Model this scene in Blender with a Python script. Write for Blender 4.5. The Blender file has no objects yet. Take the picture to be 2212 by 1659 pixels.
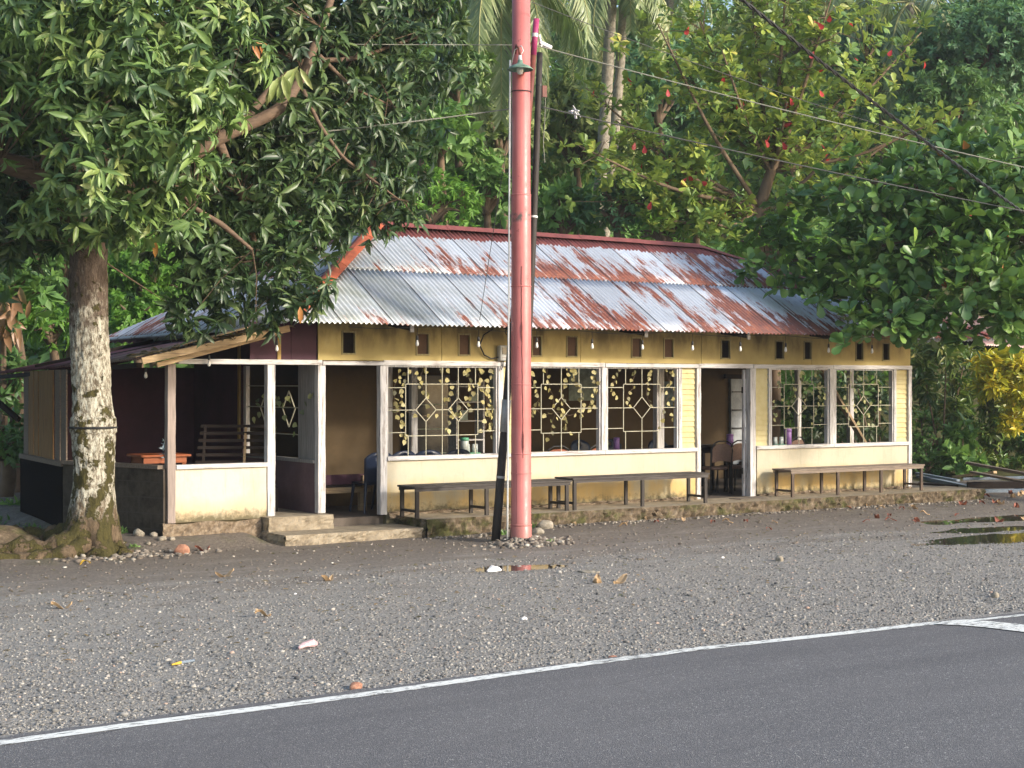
import bpy, math, random
import numpy as np
R = math.radians
rng = np.random.default_rng(7)
random.seed(7)
scene = bpy.context.scene
COL = scene.collection

# ---------------------------------------------------------------- survey of the site (camera pose, rays)
FPX, CX, HY = 3322.0, 1106.0, 832.0
PHI = math.atan(.656); pc, ps = math.cos(PHI), math.sin(PHI)
CAM = (-10.134, -18.587, 2.03)
def ray(x, y):
    a = (x - CX) / FPX
    return (a * pc + ps, -a * ps + pc, (HY - y) / FPX)
def onY(x, y, Y):
    r = ray(x, y); t = (Y - CAM[1]) / r[1]
    return tuple(CAM[i] + t * r[i] for i in range(3))
def onG(x, y, z=0.0):
    r = ray(x, y); t = (z - CAM[2]) / r[2]
    return tuple(CAM[i] + t * r[i] for i in range(3))
def at(x, y, d):
    r = ray(x, y)
    return tuple(CAM[i] + d * r[i] for i in range(3))
def depth(x, y):
    return (x - CAM[0]) * ps + (y - CAM[1]) * pc

# ---------------------------------------------------------------- materials
class N:
    def __init__(s, name):
        m = bpy.data.materials.new(name); m.use_nodes = True
        s.m = m; s.t = m.node_tree; s.t.nodes.clear()
        s.geo = s.t.nodes.new('ShaderNodeNewGeometry')
        s.pos = s.geo.outputs['Position']
    def n(s, typ, **kw):
        nd = s.t.nodes.new(typ)
        for k, v in kw.items(): setattr(nd, k, v)
        return nd
    def l(s, a, b): s.t.links.new(a, b)
    def setin(s, sock, v):
        if hasattr(v, 'is_output') or isinstance(v, bpy.types.NodeSocket): s.l(v, sock)
        elif isinstance(v, (tuple, list)) and len(v) == 3 and sock.type == 'RGBA': sock.default_value = (*v, 1)
        else: sock.default_value = v
    def map(s, vec, sc=(1, 1, 1), rot=(0, 0, 0)):
        nd = s.n('ShaderNodeMapping'); s.l(vec, nd.inputs[0]); nd.inputs['Scale'].default_value = sc; nd.inputs['Rotation'].default_value = rot
        return nd.outputs[0]
    def noise(s, vec, scale, detail=4, rough=.6, dist=0.0):
        nd = s.n('ShaderNodeTexNoise'); s.l(vec, nd.inputs['Vector']); nd.inputs['Scale'].default_value = scale
        nd.inputs['Detail'].default_value = detail; nd.inputs['Roughness'].default_value = rough; nd.inputs['Distortion'].default_value = dist
        return nd.outputs['Fac']
    def voro(s, vec, scale, feat='F1', out='Distance'):
        nd = s.n('ShaderNodeTexVoronoi', feature=feat); s.l(vec, nd.inputs['Vector']); nd.inputs['Scale'].default_value = scale
        return nd.outputs[out]
    def ramp(s, fac, pts, interp='LINEAR'):
        nd = s.n('ShaderNodeValToRGB'); s.l(fac, nd.inputs[0]); cr = nd.color_ramp; cr.interpolation = interp
        while len(cr.elements) < len(pts): cr.elements.new(.5)
        for e, (p, c) in zip(cr.elements, pts):
            e.position = p
            e.color = (c, c, c, 1) if isinstance(c, (int, float)) else (*c, 1)
        return nd.outputs[0]
    def mix(s, fac, a, b, mode='MIX'):
        nd = s.n('ShaderNodeMix', data_type='RGBA', blend_type=mode)
        s.setin(nd.inputs[0], fac); s.setin(nd.inputs[6], a); s.setin(nd.inputs[7], b)
        return nd.outputs[2]
    def math(s, op, a, b=0.0, clamp=False):
        nd = s.n('ShaderNodeMath', operation=op, use_clamp=clamp); s.setin(nd.inputs[0], a); s.setin(nd.inputs[1], b)
        return nd.outputs[0]
    def sep(s, vec):
        nd = s.n('ShaderNodeSeparateXYZ'); s.l(vec, nd.inputs[0]); return nd.outputs
    def bump(s, h, strength=.5, dist=.01):
        nd = s.n('ShaderNodeBump'); s.l(h, nd.inputs['Height']); nd.inputs['Strength'].default_value = strength; nd.inputs['Distance'].default_value = dist
        return nd.outputs[0]
    def attr(s, name):
        nd = s.n('ShaderNodeAttribute', attribute_name=name); return nd
    def bsdf(s, base, rough=.8, normal=None, metal=0.0, spec=.5, trans=0.0):
        b = s.n('ShaderNodeBsdfPrincipled')
        s.setin(b.inputs['Base Color'], base); s.setin(b.inputs['Roughness'], rough); s.setin(b.inputs['Metallic'], metal)
        b.inputs['Specular IOR Level'].default_value = spec
        b.inputs['Transmission Weight'].default_value = trans
        if normal is not None: s.l(normal, b.inputs['Normal'])
        return b.outputs[0]
    def out(s, sh):
        o = s.n('ShaderNodeOutputMaterial'); s.l(sh, o.inputs[0]); return s.m

def plain(name, col, rough=.7, var=.25, scale=6, metal=0, spec=.4, bump=0):
    n = N(name); f = n.noise(n.pos, scale, 5)
    f2 = n.noise(n.pos, scale * 9, 3)
    dark = tuple(c * (1 - var) for c in col); light = tuple(min(1, c * (1 + var * .6)) for c in col)
    c = n.ramp(f, [(.3, dark), (.7, light)])
    c = n.mix(n.math('MULTIPLY', n.ramp(f2, [(.45, 0), (.75, 1)]), .35), c, tuple(x * .6 for x in col))
    nm = n.bump(f2, bump, .004) if bump else None
    return n.out(n.bsdf(c, rough, nm, metal, spec))

def wood(name, col, worn=None, amt=.4, axis='x', rough=.8):
    n = N(name)
    sc = {'x': (1, 14, 14), 'z': (14, 14, 1)}[axis]
    g = n.noise(n.map(n.pos, sc), 3.0, 6, .65, .3)
    c = n.ramp(g, [(.3, tuple(x * .62 for x in col)), (.6, col), (.8, tuple(min(1, x * 1.2) for x in col))])
    if worn:
        w = n.noise(n.map(n.pos, tuple(x * .5 for x in sc)), 4.5, 8, .75)
        c = n.mix(n.ramp(w, [(1 - amt - .06, 0), (1 - amt + .02, 1)]), c, worn)
    return n.out(n.bsdf(c, rough, n.bump(g, .5, .004), 0, .3))

def leaf_mat(name, cols, rough=.38, transl=.32, back=1.25, tcol=(.25, .42, .06)):
    n = N(name)
    a = n.attr('rnd').outputs['Fac']
    pts = [(i / max(1, len(cols) - 1), c) for i, c in enumerate(cols)]
    c = n.ramp(a, pts)
    c = n.mix(n.geo.outputs['Backfacing'], c, n.mix(.35, c, tuple(min(1, x * back) for x in cols[len(cols) // 2])))
    b = n.bsdf(c, rough, None, 0, .5)
    t = n.n('ShaderNodeBsdfTranslucent'); n.l(n.mix(.55, c, tcol), t.inputs[0])
    mx = n.n('ShaderNodeMixShader'); mx.inputs[0].default_value = transl
    n.l(b, mx.inputs[1]); n.l(t.outputs[0], mx.inputs[2])
    return n.out(mx.outputs[0])

def make_plaster(name, top, low, zsplit=.62, dirt=(.14, .12, .07), edge=.26, moss=False):
    n = N(name); z = n.sep(n.pos)[2]
    f = n.noise(n.pos, 2.2, 7, .65); f2 = n.noise(n.pos, 11, 5, .7)
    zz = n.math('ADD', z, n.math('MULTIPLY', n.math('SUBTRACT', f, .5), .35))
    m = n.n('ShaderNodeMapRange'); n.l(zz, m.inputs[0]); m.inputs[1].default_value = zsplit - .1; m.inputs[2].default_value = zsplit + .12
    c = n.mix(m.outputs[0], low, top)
    c = n.mix(n.math('MULTIPLY', n.ramp(f2, [(.5, 0), (.8, 1)]), .35), c, tuple(x * .7 for x in top))
    grey = n.ramp(n.noise(n.map(n.pos, (1, 1, .45)), 1.9, 6, .7), [(.45, 0), (.62, 1)])
    c = n.mix(n.math('MULTIPLY', grey, .7), c, (.40, .385, .30))
    drip = n.noise(n.map(n.pos, (6, 6, .7)), 2.5, 6, .7)
    c = n.mix(n.math('MULTIPLY', n.ramp(drip, [(.55, 0), (.72, 1)]), .4), c, (.27, .23, .15))
    zd = n.math('ADD', z, n.math('MULTIPLY', n.math('SUBTRACT', f2, .5), .34))
    m2 = n.n('ShaderNodeMapRange'); n.l(zd, m2.inputs[0]); m2.inputs[1].default_value = edge + .12; m2.inputs[2].default_value = edge + .02
    c = n.mix(m2.outputs[0], c, dirt)
    sp = n.ramp(n.noise(n.pos, 26, 3, .5), [(.66, 0), (.72, 1)])
    m3 = n.n('ShaderNodeMapRange'); n.l(zz, m3.inputs[0]); m3.inputs[1].default_value = .75; m3.inputs[2].default_value = .4
    c = n.mix(n.math('MULTIPLY', n.math('MULTIPLY', sp, m3.outputs[0]), .55), c, (.22, .2, .09) if moss else (.30, .2, .08))
    return n.out(n.bsdf(c, .85, n.bump(f2, .35, .01), 0, .25))

M = {}
M['wall'] = make_plaster('weathered_yellow_plaster', (.50, .45, .345), (.51, .365, .155), moss=True)  # yellower low band: paint wear above it, plus bounced light painted in
M['porchwall'] = make_plaster('cream_plaster', (.58, .54, .43), (.54, .42, .26), .5, edge=.3)
M['white'] = wood('flaking_white_paint', (.60, .58, .57), (.26, .23, .21), .40, 'x')
M['whitez'] = wood('flaking_white_paint_upright', (.60, .58, .57), (.26, .23, .21), .42, 'z')
M['greywood'] = wood('grey_weathered_wood', (.32, .26, .23), None, 0, 'z')
M['rafter'] = wood('sunbleached_timber', (.46, .33, .19), (.22, .16, .1), .4, 'x')
M['plank'] = wood('raw_plank', (.28, .16, .065), (.14, .09, .045), .4, 'z')
M['darkwood'] = wood('dark_stained_wood', (.022, .014, .011), None, 0, 'x')
M['benchwood'] = wood('weathered_dark_bench_timber', (.085, .075, .07), (.045, .038, .034), .5, 'x', .7)
M['benchleg'] = wood('dark_bench_leg_timber', (.055, .046, .04), (.03, .025, .022), .5, 'z', .7)
M['pale_bench'] = wood('sunbleached_bench_timber', (.24, .19, .15), (.12, .09, .075), .4, 'x', .75)
M['pale_leg'] = wood('brown_bench_leg_timber', (.13, .09, .065), (.06, .045, .035), .5, 'z', .75)
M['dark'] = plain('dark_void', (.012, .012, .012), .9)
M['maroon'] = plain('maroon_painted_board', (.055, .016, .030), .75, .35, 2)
M['greyboard'] = wood('grey_door_boards', (.30, .29, .28), None, 0, 'z')
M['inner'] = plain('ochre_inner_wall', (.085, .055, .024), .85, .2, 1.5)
M['iron'] = plain('cream_painted_iron', (.40, .38, .28), .5, .2, 20)
M['black'] = plain('black_rubber', (.02, .02, .02), .5)
M['blue'] = plain('dark_blue_plastic', (.012, .02, .045), .35, .15)
M['rattan'] = plain('woven_brown_seat_back', (.20, .12, .085), .7, .3, 60, bump=.4)
M['redweave'] = plain('red_brown_woven_back', (.32, .10, .05), .6, .4, 60, bump=.4)
M['orange'] = wood('orange_varnished_wood', (.27, .07, .02), None, 0, 'x', .45)
M['purple'] = plain('lilac_plastic', (.30, .16, .42), .4)
M['greenp'] = plain('mint_green_plastic', (.12, .42, .25), .4)
M['redp'] = plain('red_plastic', (.5, .05, .06), .4)
M['clear'] = plain('milky_plastic', (.55, .6, .58), .3)
M['steelg'] = plain('glass_tumbler', (.5, .55, .55), .2)
M['bottle'] = plain('dark_green_bottle_glass', (.02, .06, .03), .15, spec=.7)
M['metergrey'] = plain('grey_meter_plastic', (.42, .43, .42), .5)
M['meterwin'] = plain('meter_window', (.1, .1, .1), .15)
M['bulb'] = plain('frosted_bulb_glass', (.75, .74, .70), .2, .05)
M['socket'] = plain('black_bulb_socket', (.05, .05, .05), .5)
M['fridge'] = plain('dark_fridge_cabinet', (.04, .05, .07), .3)
M['poster'] = plain('faded_wall_poster', (.14, .20, .22), .6, .8, 5)
M['ivory'] = plain('faded_green_white_paper', (.3, .36, .3), .6, .5, 9)
M['pvc'] = plain('white_pvc_pipe', (.72, .72, .70), .35, .1)
M['lampgreen'] = plain('green_enamel_with_rust', (.16, .26, .20), .5, .6, 14)
M['wire'] = plain('grey_cable_sheath', (.08, .08, .075), .6)
M['wirelite'] = plain('pale_cable_sheath', (.24, .24, .20), .6)
M['plasticbag'] = plain('white_plastic_film', (.78, .78, .8), .3)

def _m():
    n = N('yellow_fascia_panel')
    f = n.noise(n.pos, 1.6, 6, .6); z = n.sep(n.pos)[2]
    c = n.ramp(f, [(.3, (.31, .235, .09)), (.6, (.42, .33, .13)), (.8, (.43, .36, .175))])
    st = n.noise(n.map(n.pos, (2.0, 2.0, .8)), 1.6, 6, .6)
    m = n.n('ShaderNodeMapRange'); n.l(z, m.inputs[0]); m.inputs[1].default_value = 2.42; m.inputs[2].default_value = 2.72
    c = n.mix(n.math('MULTIPLY', n.math('MULTIPLY', n.ramp(st, [(.42, 0), (.6, 1)]), m.outputs[0]), .75), c, (.10, .075, .04))
    return n.out(n.bsdf(c, .8, n.bump(f, .2, .01), 0, .3))
M['fascia'] = _m()
def _m():
    n = N('yellow_clapboard'); f = n.noise(n.pos, 5, 5)
    c = n.ramp(f, [(.3, (.48, .40, .19)), (.7, (.58, .51, .29))])
    return n.out(n.bsdf(c, .75, n.bump(f, .2, .005), 0, .3))
M['clap'] = _m()
def _m(name='rusty_corrugated_zinc', base=(.72, .76, .82), rustlim=0.0, painted=None):
    n = N(name)
    uv = n.n('ShaderNodeUVMap'); uv.uv_map = 'UVMap'; v = uv.outputs[0]
    s = n.sep(v)
    # sheet-wise tone
    cell = n.n('ShaderNodeTexWhiteNoise', noise_dimensions='2D')
    cmb = n.n('ShaderNodeCombineXYZ')
    n.l(n.math('FLOOR', n.math('MULTIPLY', s[0], 1 / .76)), cmb.inputs[0]); n.l(n.math('FLOOR', n.math('MULTIPLY', s[1], 1 / 1.6)), cmb.inputs[1])
    n.l(cmb.outputs[0], cell.inputs[0])
    tone = cell.outputs[0]
    c = n.mix(tone, tuple(x * .80 for x in base), tuple(min(1, x * 1.15) for x in base))
    fine = n.noise(n.map(v, (9, 1.2, 1)), 2.0, 5, .6)
    c = n.mix(n.math('MULTIPLY', n.ramp(fine, [(.45, 0), (.8, 1)]), .45), c, (.33, .31, .30))
    # moss/yellow stain toward the lower left sheets
    low = n.n('ShaderNodeMapRange'); n.l(s[0], low.inputs[0]); low.inputs[1].default_value = 4.2; low.inputs[2].default_value = 0.5
    c = n.mix(n.math('MULTIPLY', low.outputs[0], n.ramp(n.noise(v, 1.7, 5), [(.35, 0), (.65, .8)])), c, (.36, .38, .28))
    # rust
    big = n.noise(n.map(v, (.9, .45, 1)), 1.15, 3, .5)
    st1 = n.noise(n.map(v, (5.5, .8, 1)), 1.25, 8, .74, .15); st2 = n.noise(n.map(v, (13.15, .55, 1)), 1.0, 5, .65)
    st = n.math('ADD', n.math('MULTIPLY', st1, .62), n.math('MULTIPLY', st2, .38))
    hi = n.n('ShaderNodeMapRange'); n.l(s[0], hi.inputs[0]); hi.inputs[1].default_value = 1.5; hi.inputs[2].default_value = 5.0; hi.inputs[3].default_value = -.09; hi.inputs[4].default_value = .018
    lap = n.math('FRACT', n.math('MULTIPLY', n.math('ADD', s[1], .062), 1 / 1.62))
    val = n.math('ADD', n.math('ADD', n.math('MULTIPLY', big, .45), n.math('MULTIPLY', st, .86)), hi.outputs[0])
    val = n.math('ADD', val, n.math('MULTIPLY', n.math('SUBTRACT', .45, lap), .11))
    val = n.math('ADD', val, n.math('MULTIPLY', n.math('SUBTRACT', tone, .5), .05))
    val = n.math('ADD', val, rustlim + .035)
    rust = n.ramp(val, [(.685, 0), (.705, .3), (.72, .6), (.735, 1)])
    rc = n.ramp(n.noise(n.map(v, (4, 1, 1)), 5, 5, .7), [(.3, (.085, .022, .012)), (.5, (.21, .040, .012)), (.72, (.40, .11, .022))])
    c = n.mix(n.math('MULTIPLY', rust, .92), c, rc)
    if painted:
        top = n.n('ShaderNodeMapRange'); nz = n.noise(n.map(v, (2.2, .3, 1)), 3, 2)
        n.l(n.math('ADD', s[1], n.math('MULTIPLY', n.math('SUBTRACT', nz, .5), .25)), top.inputs[0]); top.inputs[1].default_value = painted; top.inputs[2].default_value = painted + .02
        c = n.mix(top.outputs[0], c, n.ramp(fine, [(.3, (.16, .045, .045)), (.6, (.26, .08, .07)), (.8, (.42, .17, .10))]))
        rust2 = n.math('MAXIMUM', rust, top.outputs[0])
    else: rust2 = rust
    seam = n.math('MAXIMUM', n.math('LESS_THAN', n.math('FRACT', n.math('MULTIPLY', s[0], 1 / .76)), .014), n.math('LESS_THAN', lap, .009))
    c = n.mix(n.math('MULTIPLY', seam, .75), c, (.05, .04, .04))
    metal = n.math('MULTIPLY', n.math('SUBTRACT', 1.0, rust2), .35)
    rough = n.math('ADD', .42, n.math('MULTIPLY', rust2, .4))
    return n.out(n.bsdf(c, rough, n.bump(st, .15, .004), metal, .5))
_zinc = _m
M['zinc'] = _zinc(painted=2.72)
M['zinc2'] = _zinc('zinc_sheets_side', (.66, .70, .78), -.02)
M['maroonroof'] = _zinc('maroon_painted_corrugated_sheet', (.17, .045, .055), -.13)
M['farroof'] = _zinc('maroon_and_white_corrugated_sheet', (.24, .10, .11), -.1)
M['cap'] = plain('orange_rust_hip_cap', (.42, .11, .05), .7, .5, 5)
M['ridge'] = plain('maroon_ridge_cap', (.20, .06, .055), .6, .35, 4)

def _m():
    n = N('gravel_yard'); p = n.pos; xyz = n.sep(p)
    v1 = n.voro(p, 38); v2 = n.voro(p, 85, out='Color'); v3 = n.voro(p, 120)
    g = n.ramp(n.sep(v2)[0], [(0, (.165, .155, .14)), (.5, (.275, .26, .238)), (1, (.385, .365, .335))])
    n1 = n.noise(p, .8, 6, .6); n2 = n.noise(n.map(p, (.45, 1.9, 1), (0, 0, .06)), 1.1, 7, .7); n3 = n.noise(p, 22, 5, .75)
    dirt = n.ramp(n3, [(.3, (.13, .113, .098)), (.55, (.22, .195, .17)), (.75, (.34, .305, .27))])
    m = n.n('ShaderNodeMapRange'); n.l(n.math('ADD', xyz[1], n.math('MULTIPLY', n.math('SUBTRACT', n1, .5), 3.0)), m.inputs[0])
    m.inputs[1].default_value = -6.0; m.inputs[2].default_value = -2.4
    mask = n.math('ADD', n.math('MULTIPLY', m.outputs[0], .85), n.math('MULTIPLY', n.math('SUBTRACT', n2, .5), 2.2), True)
    c = n.mix(n.ramp(mask, [(.22, 0), (.72, 1)]), g, dirt)
    m2 = n.n('ShaderNodeMapRange'); n.l(n.math('ADD', xyz[1], n.math('MULTIPLY', n.math('SUBTRACT', n2, .5), 2.5)), m2.inputs[0])
    m2.inputs[1].default_value = -3.2; m2.inputs[2].default_value = -1.0
    c = n.mix(n.math('MULTIPLY', m2.outputs[0], .6), c, n.ramp(n3, [(.35, (.07, .056, .045)), (.7, (.19, .155, .125))]))
    mo = n.ramp(n.noise(p, 2.3, 5, .6), [(.56, 0), (.66, 1)])
    m3 = n.n('ShaderNodeMapRange'); n.l(xyz[1], m3.inputs[0]); m3.inputs[1].default_value = -1.8; m3.inputs[2].default_value = -.5
    c = n.mix(n.math('MULTIPLY', n.math('MULTIPLY', mo, m3.outputs[0]), .6), c, (.08, .085, .03))
    h = n.math('ADD', n.math('MULTIPLY', v1, -.6), n.math('MULTIPLY', v3, -.35)); h = n.math('ADD', h, n.math('MULTIPLY', n3, 1.0))
    wet = n.ramp(n2, [(.35, .55), (.6, .9)])
    return n.out(n.bsdf(c, wet, n.bump(h, .8, .02), 0, .3))
M['ground'] = _m()
def _m():
    n = N('asphalt'); p = n.pos
    v = n.voro(p, 130, out='Color'); a = n.noise(p, 60, 4, .8); b = n.noise(p, .7, 5)
    c = n.ramp(n.sep(v)[0], [(0, (.095, .094, .099)), (.7, (.148, .146, .149)), (.93, (.19, .19, .19)), (1, (.42, .41, .39))])
    c = n.mix(n.math('MULTIPLY', n.ramp(b, [(.4, 0), (.65, 1)]), .35), c, (.17, .165, .165))
    tr = n.noise(n.map(p, (.12, 1.3, 1)), 1.4, 4, .6); c = n.mix(n.math('MULTIPLY', n.ramp(tr, [(.42, 0), (.62, 1)]), .35), c, (.085, .083, .09))
    ck = n.voro(n.map(p, (1, 1, 1)), .9, 'DISTANCE_TO_EDGE'); wob = n.noise(p, 9, 4, .7); ckm = n.math('MULTIPLY', n.math('LESS_THAN', n.math('ADD', ck, n.math('MULTIPLY', wob, .012)), .0095), n.ramp(n.noise(p, .35, 2), [(.52, 0), (.6, 1)]))
    c = n.mix(n.math('MULTIPLY', ckm, .6), c, (.04, .04, .042))
    return n.out(n.bsdf(c, .8, n.bump(n.math('ADD', a, n.voro(p, 110)), .7, .006), 0, .35))
M['asphalt'] = _m()
def _m():
    n = N('worn_white_road_paint'); p = n.pos
    w = n.noise(n.map(p, (1.2, 5, 1), (0, 0, .9)), 9, 6, .75)
    big = n.noise(p, .9, 2)
    msk = n.ramp(n.math('ADD', w, n.math('MULTIPLY', n.math('SUBTRACT', big, .5), .25)), [(.42, 0), (.47, 1)])
    c = n.mix(msk, (.10, .10, .102), (.78, .79, .75))
    return n.out(n.bsdf(c, .6, n.bump(n.noise(p, 70, 3), .5, .004), 0, .4))
M['paint'] = _m()
def _m():
    n = N('gravel_stones'); a = n.attr('rnd').outputs['Fac']
    c = n.ramp(a, [(0, (.07, .07, .07)), (.35, (.18, .172, .158)), (.75, (.29, .277, .255)), (.96, (.42, .40, .365)), (1, (.40, .28, .22))])
    return n.out(n.bsdf(c, .85, n.bump(n.noise(n.pos, 60, 3), .4, .004), 0, .3))
M['stones'] = _m()
def _m():
    n = N('brown_pebbles'); a = n.attr('rnd').outputs['Fac']
    c = n.ramp(a, [(0, (.09, .075, .06)), (.4, (.17, .145, .12)), (.8, (.25, .22, .185)), (.96, (.34, .31, .26)), (1, (.5, .48, .43))])
    return n.out(n.bsdf(c, .9, n.bump(n.noise(n.pos, 60, 3), .4, .004), 0, .2))
M['stonesdk'] = _m()
def _m(name, cols, moss=.5, sc=3):
    n = N(name); p = n.pos; a = n.noise(p, sc, 6, .7); b = n.noise(p, sc * 3.5, 6, .7)
    c = n.ramp(b, [(.3, cols[0]), (.5, cols[1]), (.75, cols[2])])
    c = n.mix(n.ramp(a, [(1 - moss - .05, 0), (1 - moss + .08, 1)]), c, n.ramp(b, [(.3, (.03, .030, .012)), (.7, (.10, .098, .035))]))
    return n.out(n.bsdf(c, .95, n.bump(b, .9, .02), 0, .2))
_rock = _m
M['mossy'] = _rock('mossy_rubble_edge', [(.05, .038, .025), (.12, .09, .06), (.26, .21, .15)], .47)
M['concrete'] = _rock('worn_pale_concrete', [(.17, .135, .095), (.28, .235, .17), (.38, .325, .245)], .15, 2)
M['rockfound'] = _rock('river_stone_footing', [(.09, .065, .045), (.21, .16, .11), (.33, .27, .2)], .1, 4)
M['rock'] = _rock('river_rock', [(.16, .14, .11), (.28, .25, .2), (.42, .38, .32)], .25, 5)
M['redrock'] = _rock('red_brown_rock', [(.20, .10, .07), (.36, .18, .12), (.5, .3, .2)], .02, 5)
M['block'] = _rock('bare_cinder_block', [(.07, .06, .05), (.14, .12, .10), (.2, .17, .14)], .2, 2)
def _m():
    n = N('lichen_bark'); p = n.pos; z = n.sep(p)[2]
    a = n.noise(n.map(p, (2.2, 2.2, 2.0)), 3.2, 6, .7); cr = n.noise(n.map(p, (9, 9, 3)), 4, 6, .75, .4)
    b = n.noise(p, 5.5, 5, .6)
    c = n.ramp(cr, [(.36, (.07, .05, .032)), (.46, (.27, .24, .18)), (.54, (.52, .50, .41)), (.72, (.62, .60, .51))])
    bl = n.noise(n.map(p, (3, 3, 2)), 5, 5, .75)
    c = n.mix(n.ramp(bl, [(.52, 0), (.62, .8)]), c, n.ramp(cr, [(.35, (.06, .042, .028)), (.65, (.24, .19, .13))]))
    br = n.ramp(cr, [(.3, (.05, .035, .025)), (.6, (.16, .12, .09)), (.8, (.27, .22, .17))])
    zz = n.math('ADD', z, n.math('MULTIPLY', n.math('SUBTRACT', a, .5), 2.6))
    mu = n.n('ShaderNodeMapRange'); n.l(zz, mu.inputs[0]); mu.inputs[1].default_value = 2.45; mu.inputs[2].default_value = 3.1
    c = n.mix(mu.outputs[0], c, br)
    ml = n.n('ShaderNodeMapRange'); n.l(n.math('ADD', z, n.math('MULTIPLY', n.math('SUBTRACT', b, .5), 1.6)), ml.inputs[0]); ml.inputs[1].default_value = .62; ml.inputs[2].default_value = .35
    c = n.mix(ml.outputs[0], c, n.ramp(cr, [(.3, (.06, .04, .025)), (.6, (.17, .125, .08)), (.8, (.3, .24, .16))]))
    mm = n.n('ShaderNodeMapRange'); n.l(z, mm.inputs[0]); mm.inputs[1].default_value = 2.3; mm.inputs[2].default_value = .3; mm.inputs[3].default_value = -.07; mm.inputs[4].default_value = .07
    moss = n.ramp(n.math('ADD', b, mm.outputs[0]), [(.525, 0), (.56, 1)])
    c = n.mix(moss, c, n.ramp(cr, [(.3, (.03, .026, .011)), (.7, (.105, .092, .032))]))
    return n.out(n.bsdf(c, .95, n.bump(n.math('ADD', cr, n.math('MULTIPLY', moss, .5)), 1.0, .03), 0, .2))
M['bark'] = _m()
M['limb'] = wood('brown_limb_bark', (.17, .115, .078), (.08, .06, .045), .4, 'x')
M['twig'] = plain('brown_twig_bark', (.16, .11, .07), .85)
M['palmtrunk'] = _rock('grey_palm_trunk', [(.14, .12, .10), (.30, .27, .22), (.40, .36, .30)], .12, 3)
def _m():
    n = N('chipped_pink_paint'); p = n.pos; z = n.sep(p)[2]
    a = n.noise(p, 2.5, 5); b = n.noise(n.map(p, (1, 1, .8)), 9, 7, .75)
    c = n.ramp(a, [(.3, (.43, .118, .11)), (.7, (.50, .16, .15))])
    c = n.mix(n.ramp(b, [(.64, 0), (.665, 1)]), c, (.20, .06, .05))
    ch = n.noise(n.map(p, (7, 7, .5)), 3, 5, .7)
    c = n.mix(n.math('MULTIPLY', n.ramp(ch, [(.5, 0), (.7, 1)]), .45), c, (.60, .25, .22))
    dz = n.n('ShaderNodeMapRange'); n.l(n.math('ADD', z, n.math('MULTIPLY', ch, .5)), dz.inputs[0]); dz.inputs[1].default_value = .75; dz.inputs[2].default_value = .25
    c = n.mix(n.math('MULTIPLY', dz.outputs[0], .55), c, (.22, .13, .10))
    # a scraped dark ring about 4 m up and a running crack
    ring = n.ramp(n.math('ABSOLUTE', n.math('SUBTRACT', z, 4.18)), [(.03, 1), (.07, 0)])
    c = n.mix(n.math('MULTIPLY', ring, n.ramp(b, [(.46, 0), (.56, 1)])), c, (.10, .08, .07))
    return n.out(n.bsdf(c, n.ramp(b, [(.4, .38), (.7, .6)]), n.bump(b, .25, .004), 0, .5))
M['pink'] = _m()
M['pinkdark'] = plain('dark_scraped_paint', (.16, .04, .035), .7)
M['redpole'] = plain('red_brown_oxide_steel', (.17, .05, .035), .6, .4, 8)
M['magenta'] = plain('magenta_painted_steel', (.40, .05, .16), .5, .3)
M['blackpole'] = wood('tarred_black_pole', (.045, .038, .034), (.13, .10, .08), .35, 'z', .65)
M['greyband'] = plain('bare_grey_metal_band', (.4, .4, .38), .5)
M['water'] = None
def _m():
    n = N('puddle_water'); b = n.noise(n.pos, 5, 2)
    return n.out(n.bsdf((.05, .042, .032), .04, n.bump(b, .02, .002), 0, .9))
M['water'] = _m()
M['dryleaf'] = plain('dry_tan_leaf', (.50, .34, .19), .7, .3)
M['redleaf'] = plain('dry_red_brown_leaf', (.26, .09, .055), .65, .4)
M['yellowleaf'] = plain('yellow_fallen_leaf', (.60, .38, .04), .6, .2)
M['greyblue'] = wood('grey_blue_painted_timber', (.22, .27, .33), (.14, .12, .1), .35, 'x')
M['oldboard'] = wood('old_grey_timber', (.20, .155, .12), (.12, .09, .07), .4, 'x')
M['farwall'] = plain('unpainted_grey_render', (.075, .075, .072), .9, .25, 1)
M['soil'] = _rock('hill_soil', [(.02, .025, .01), (.035, .045, .015), (.06, .07, .025)], .6, 2)

G_ = lambda *a: a
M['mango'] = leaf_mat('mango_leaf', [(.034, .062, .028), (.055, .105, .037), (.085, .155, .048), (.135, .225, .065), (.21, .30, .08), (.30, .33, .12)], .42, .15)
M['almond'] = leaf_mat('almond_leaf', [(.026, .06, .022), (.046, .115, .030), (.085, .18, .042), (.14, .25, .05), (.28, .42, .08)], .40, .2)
M['shade_leaf'] = leaf_mat('dark_side_leaf', [(.012, .03, .012), (.03, .06, .022), (.05, .09, .03)], .5, .15)
M['mangodk'] = leaf_mat('shaded_mango_leaf', [(.020, .038, .018), (.034, .066, .026), (.055, .10, .036), (.085, .14, .045), (.16, .2, .07)], .40, .12)  # darker copy of the mango leaf, crown shade put into its colour
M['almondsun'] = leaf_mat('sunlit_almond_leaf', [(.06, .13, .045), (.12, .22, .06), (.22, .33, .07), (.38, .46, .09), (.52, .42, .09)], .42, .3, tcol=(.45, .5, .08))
M['redleaves'] = leaf_mat('red_almond_leaf', [(.42, .03, .04), (.55, .05, .05)], .45, .4, tcol=(.7, .08, .06))
M['wood1'] = leaf_mat('hill_leaf_dark', [(0.054, 0.116, 0.044), (0.093, 0.186, 0.059), (0.155, 0.265, 0.078)], .45, .3)
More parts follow.
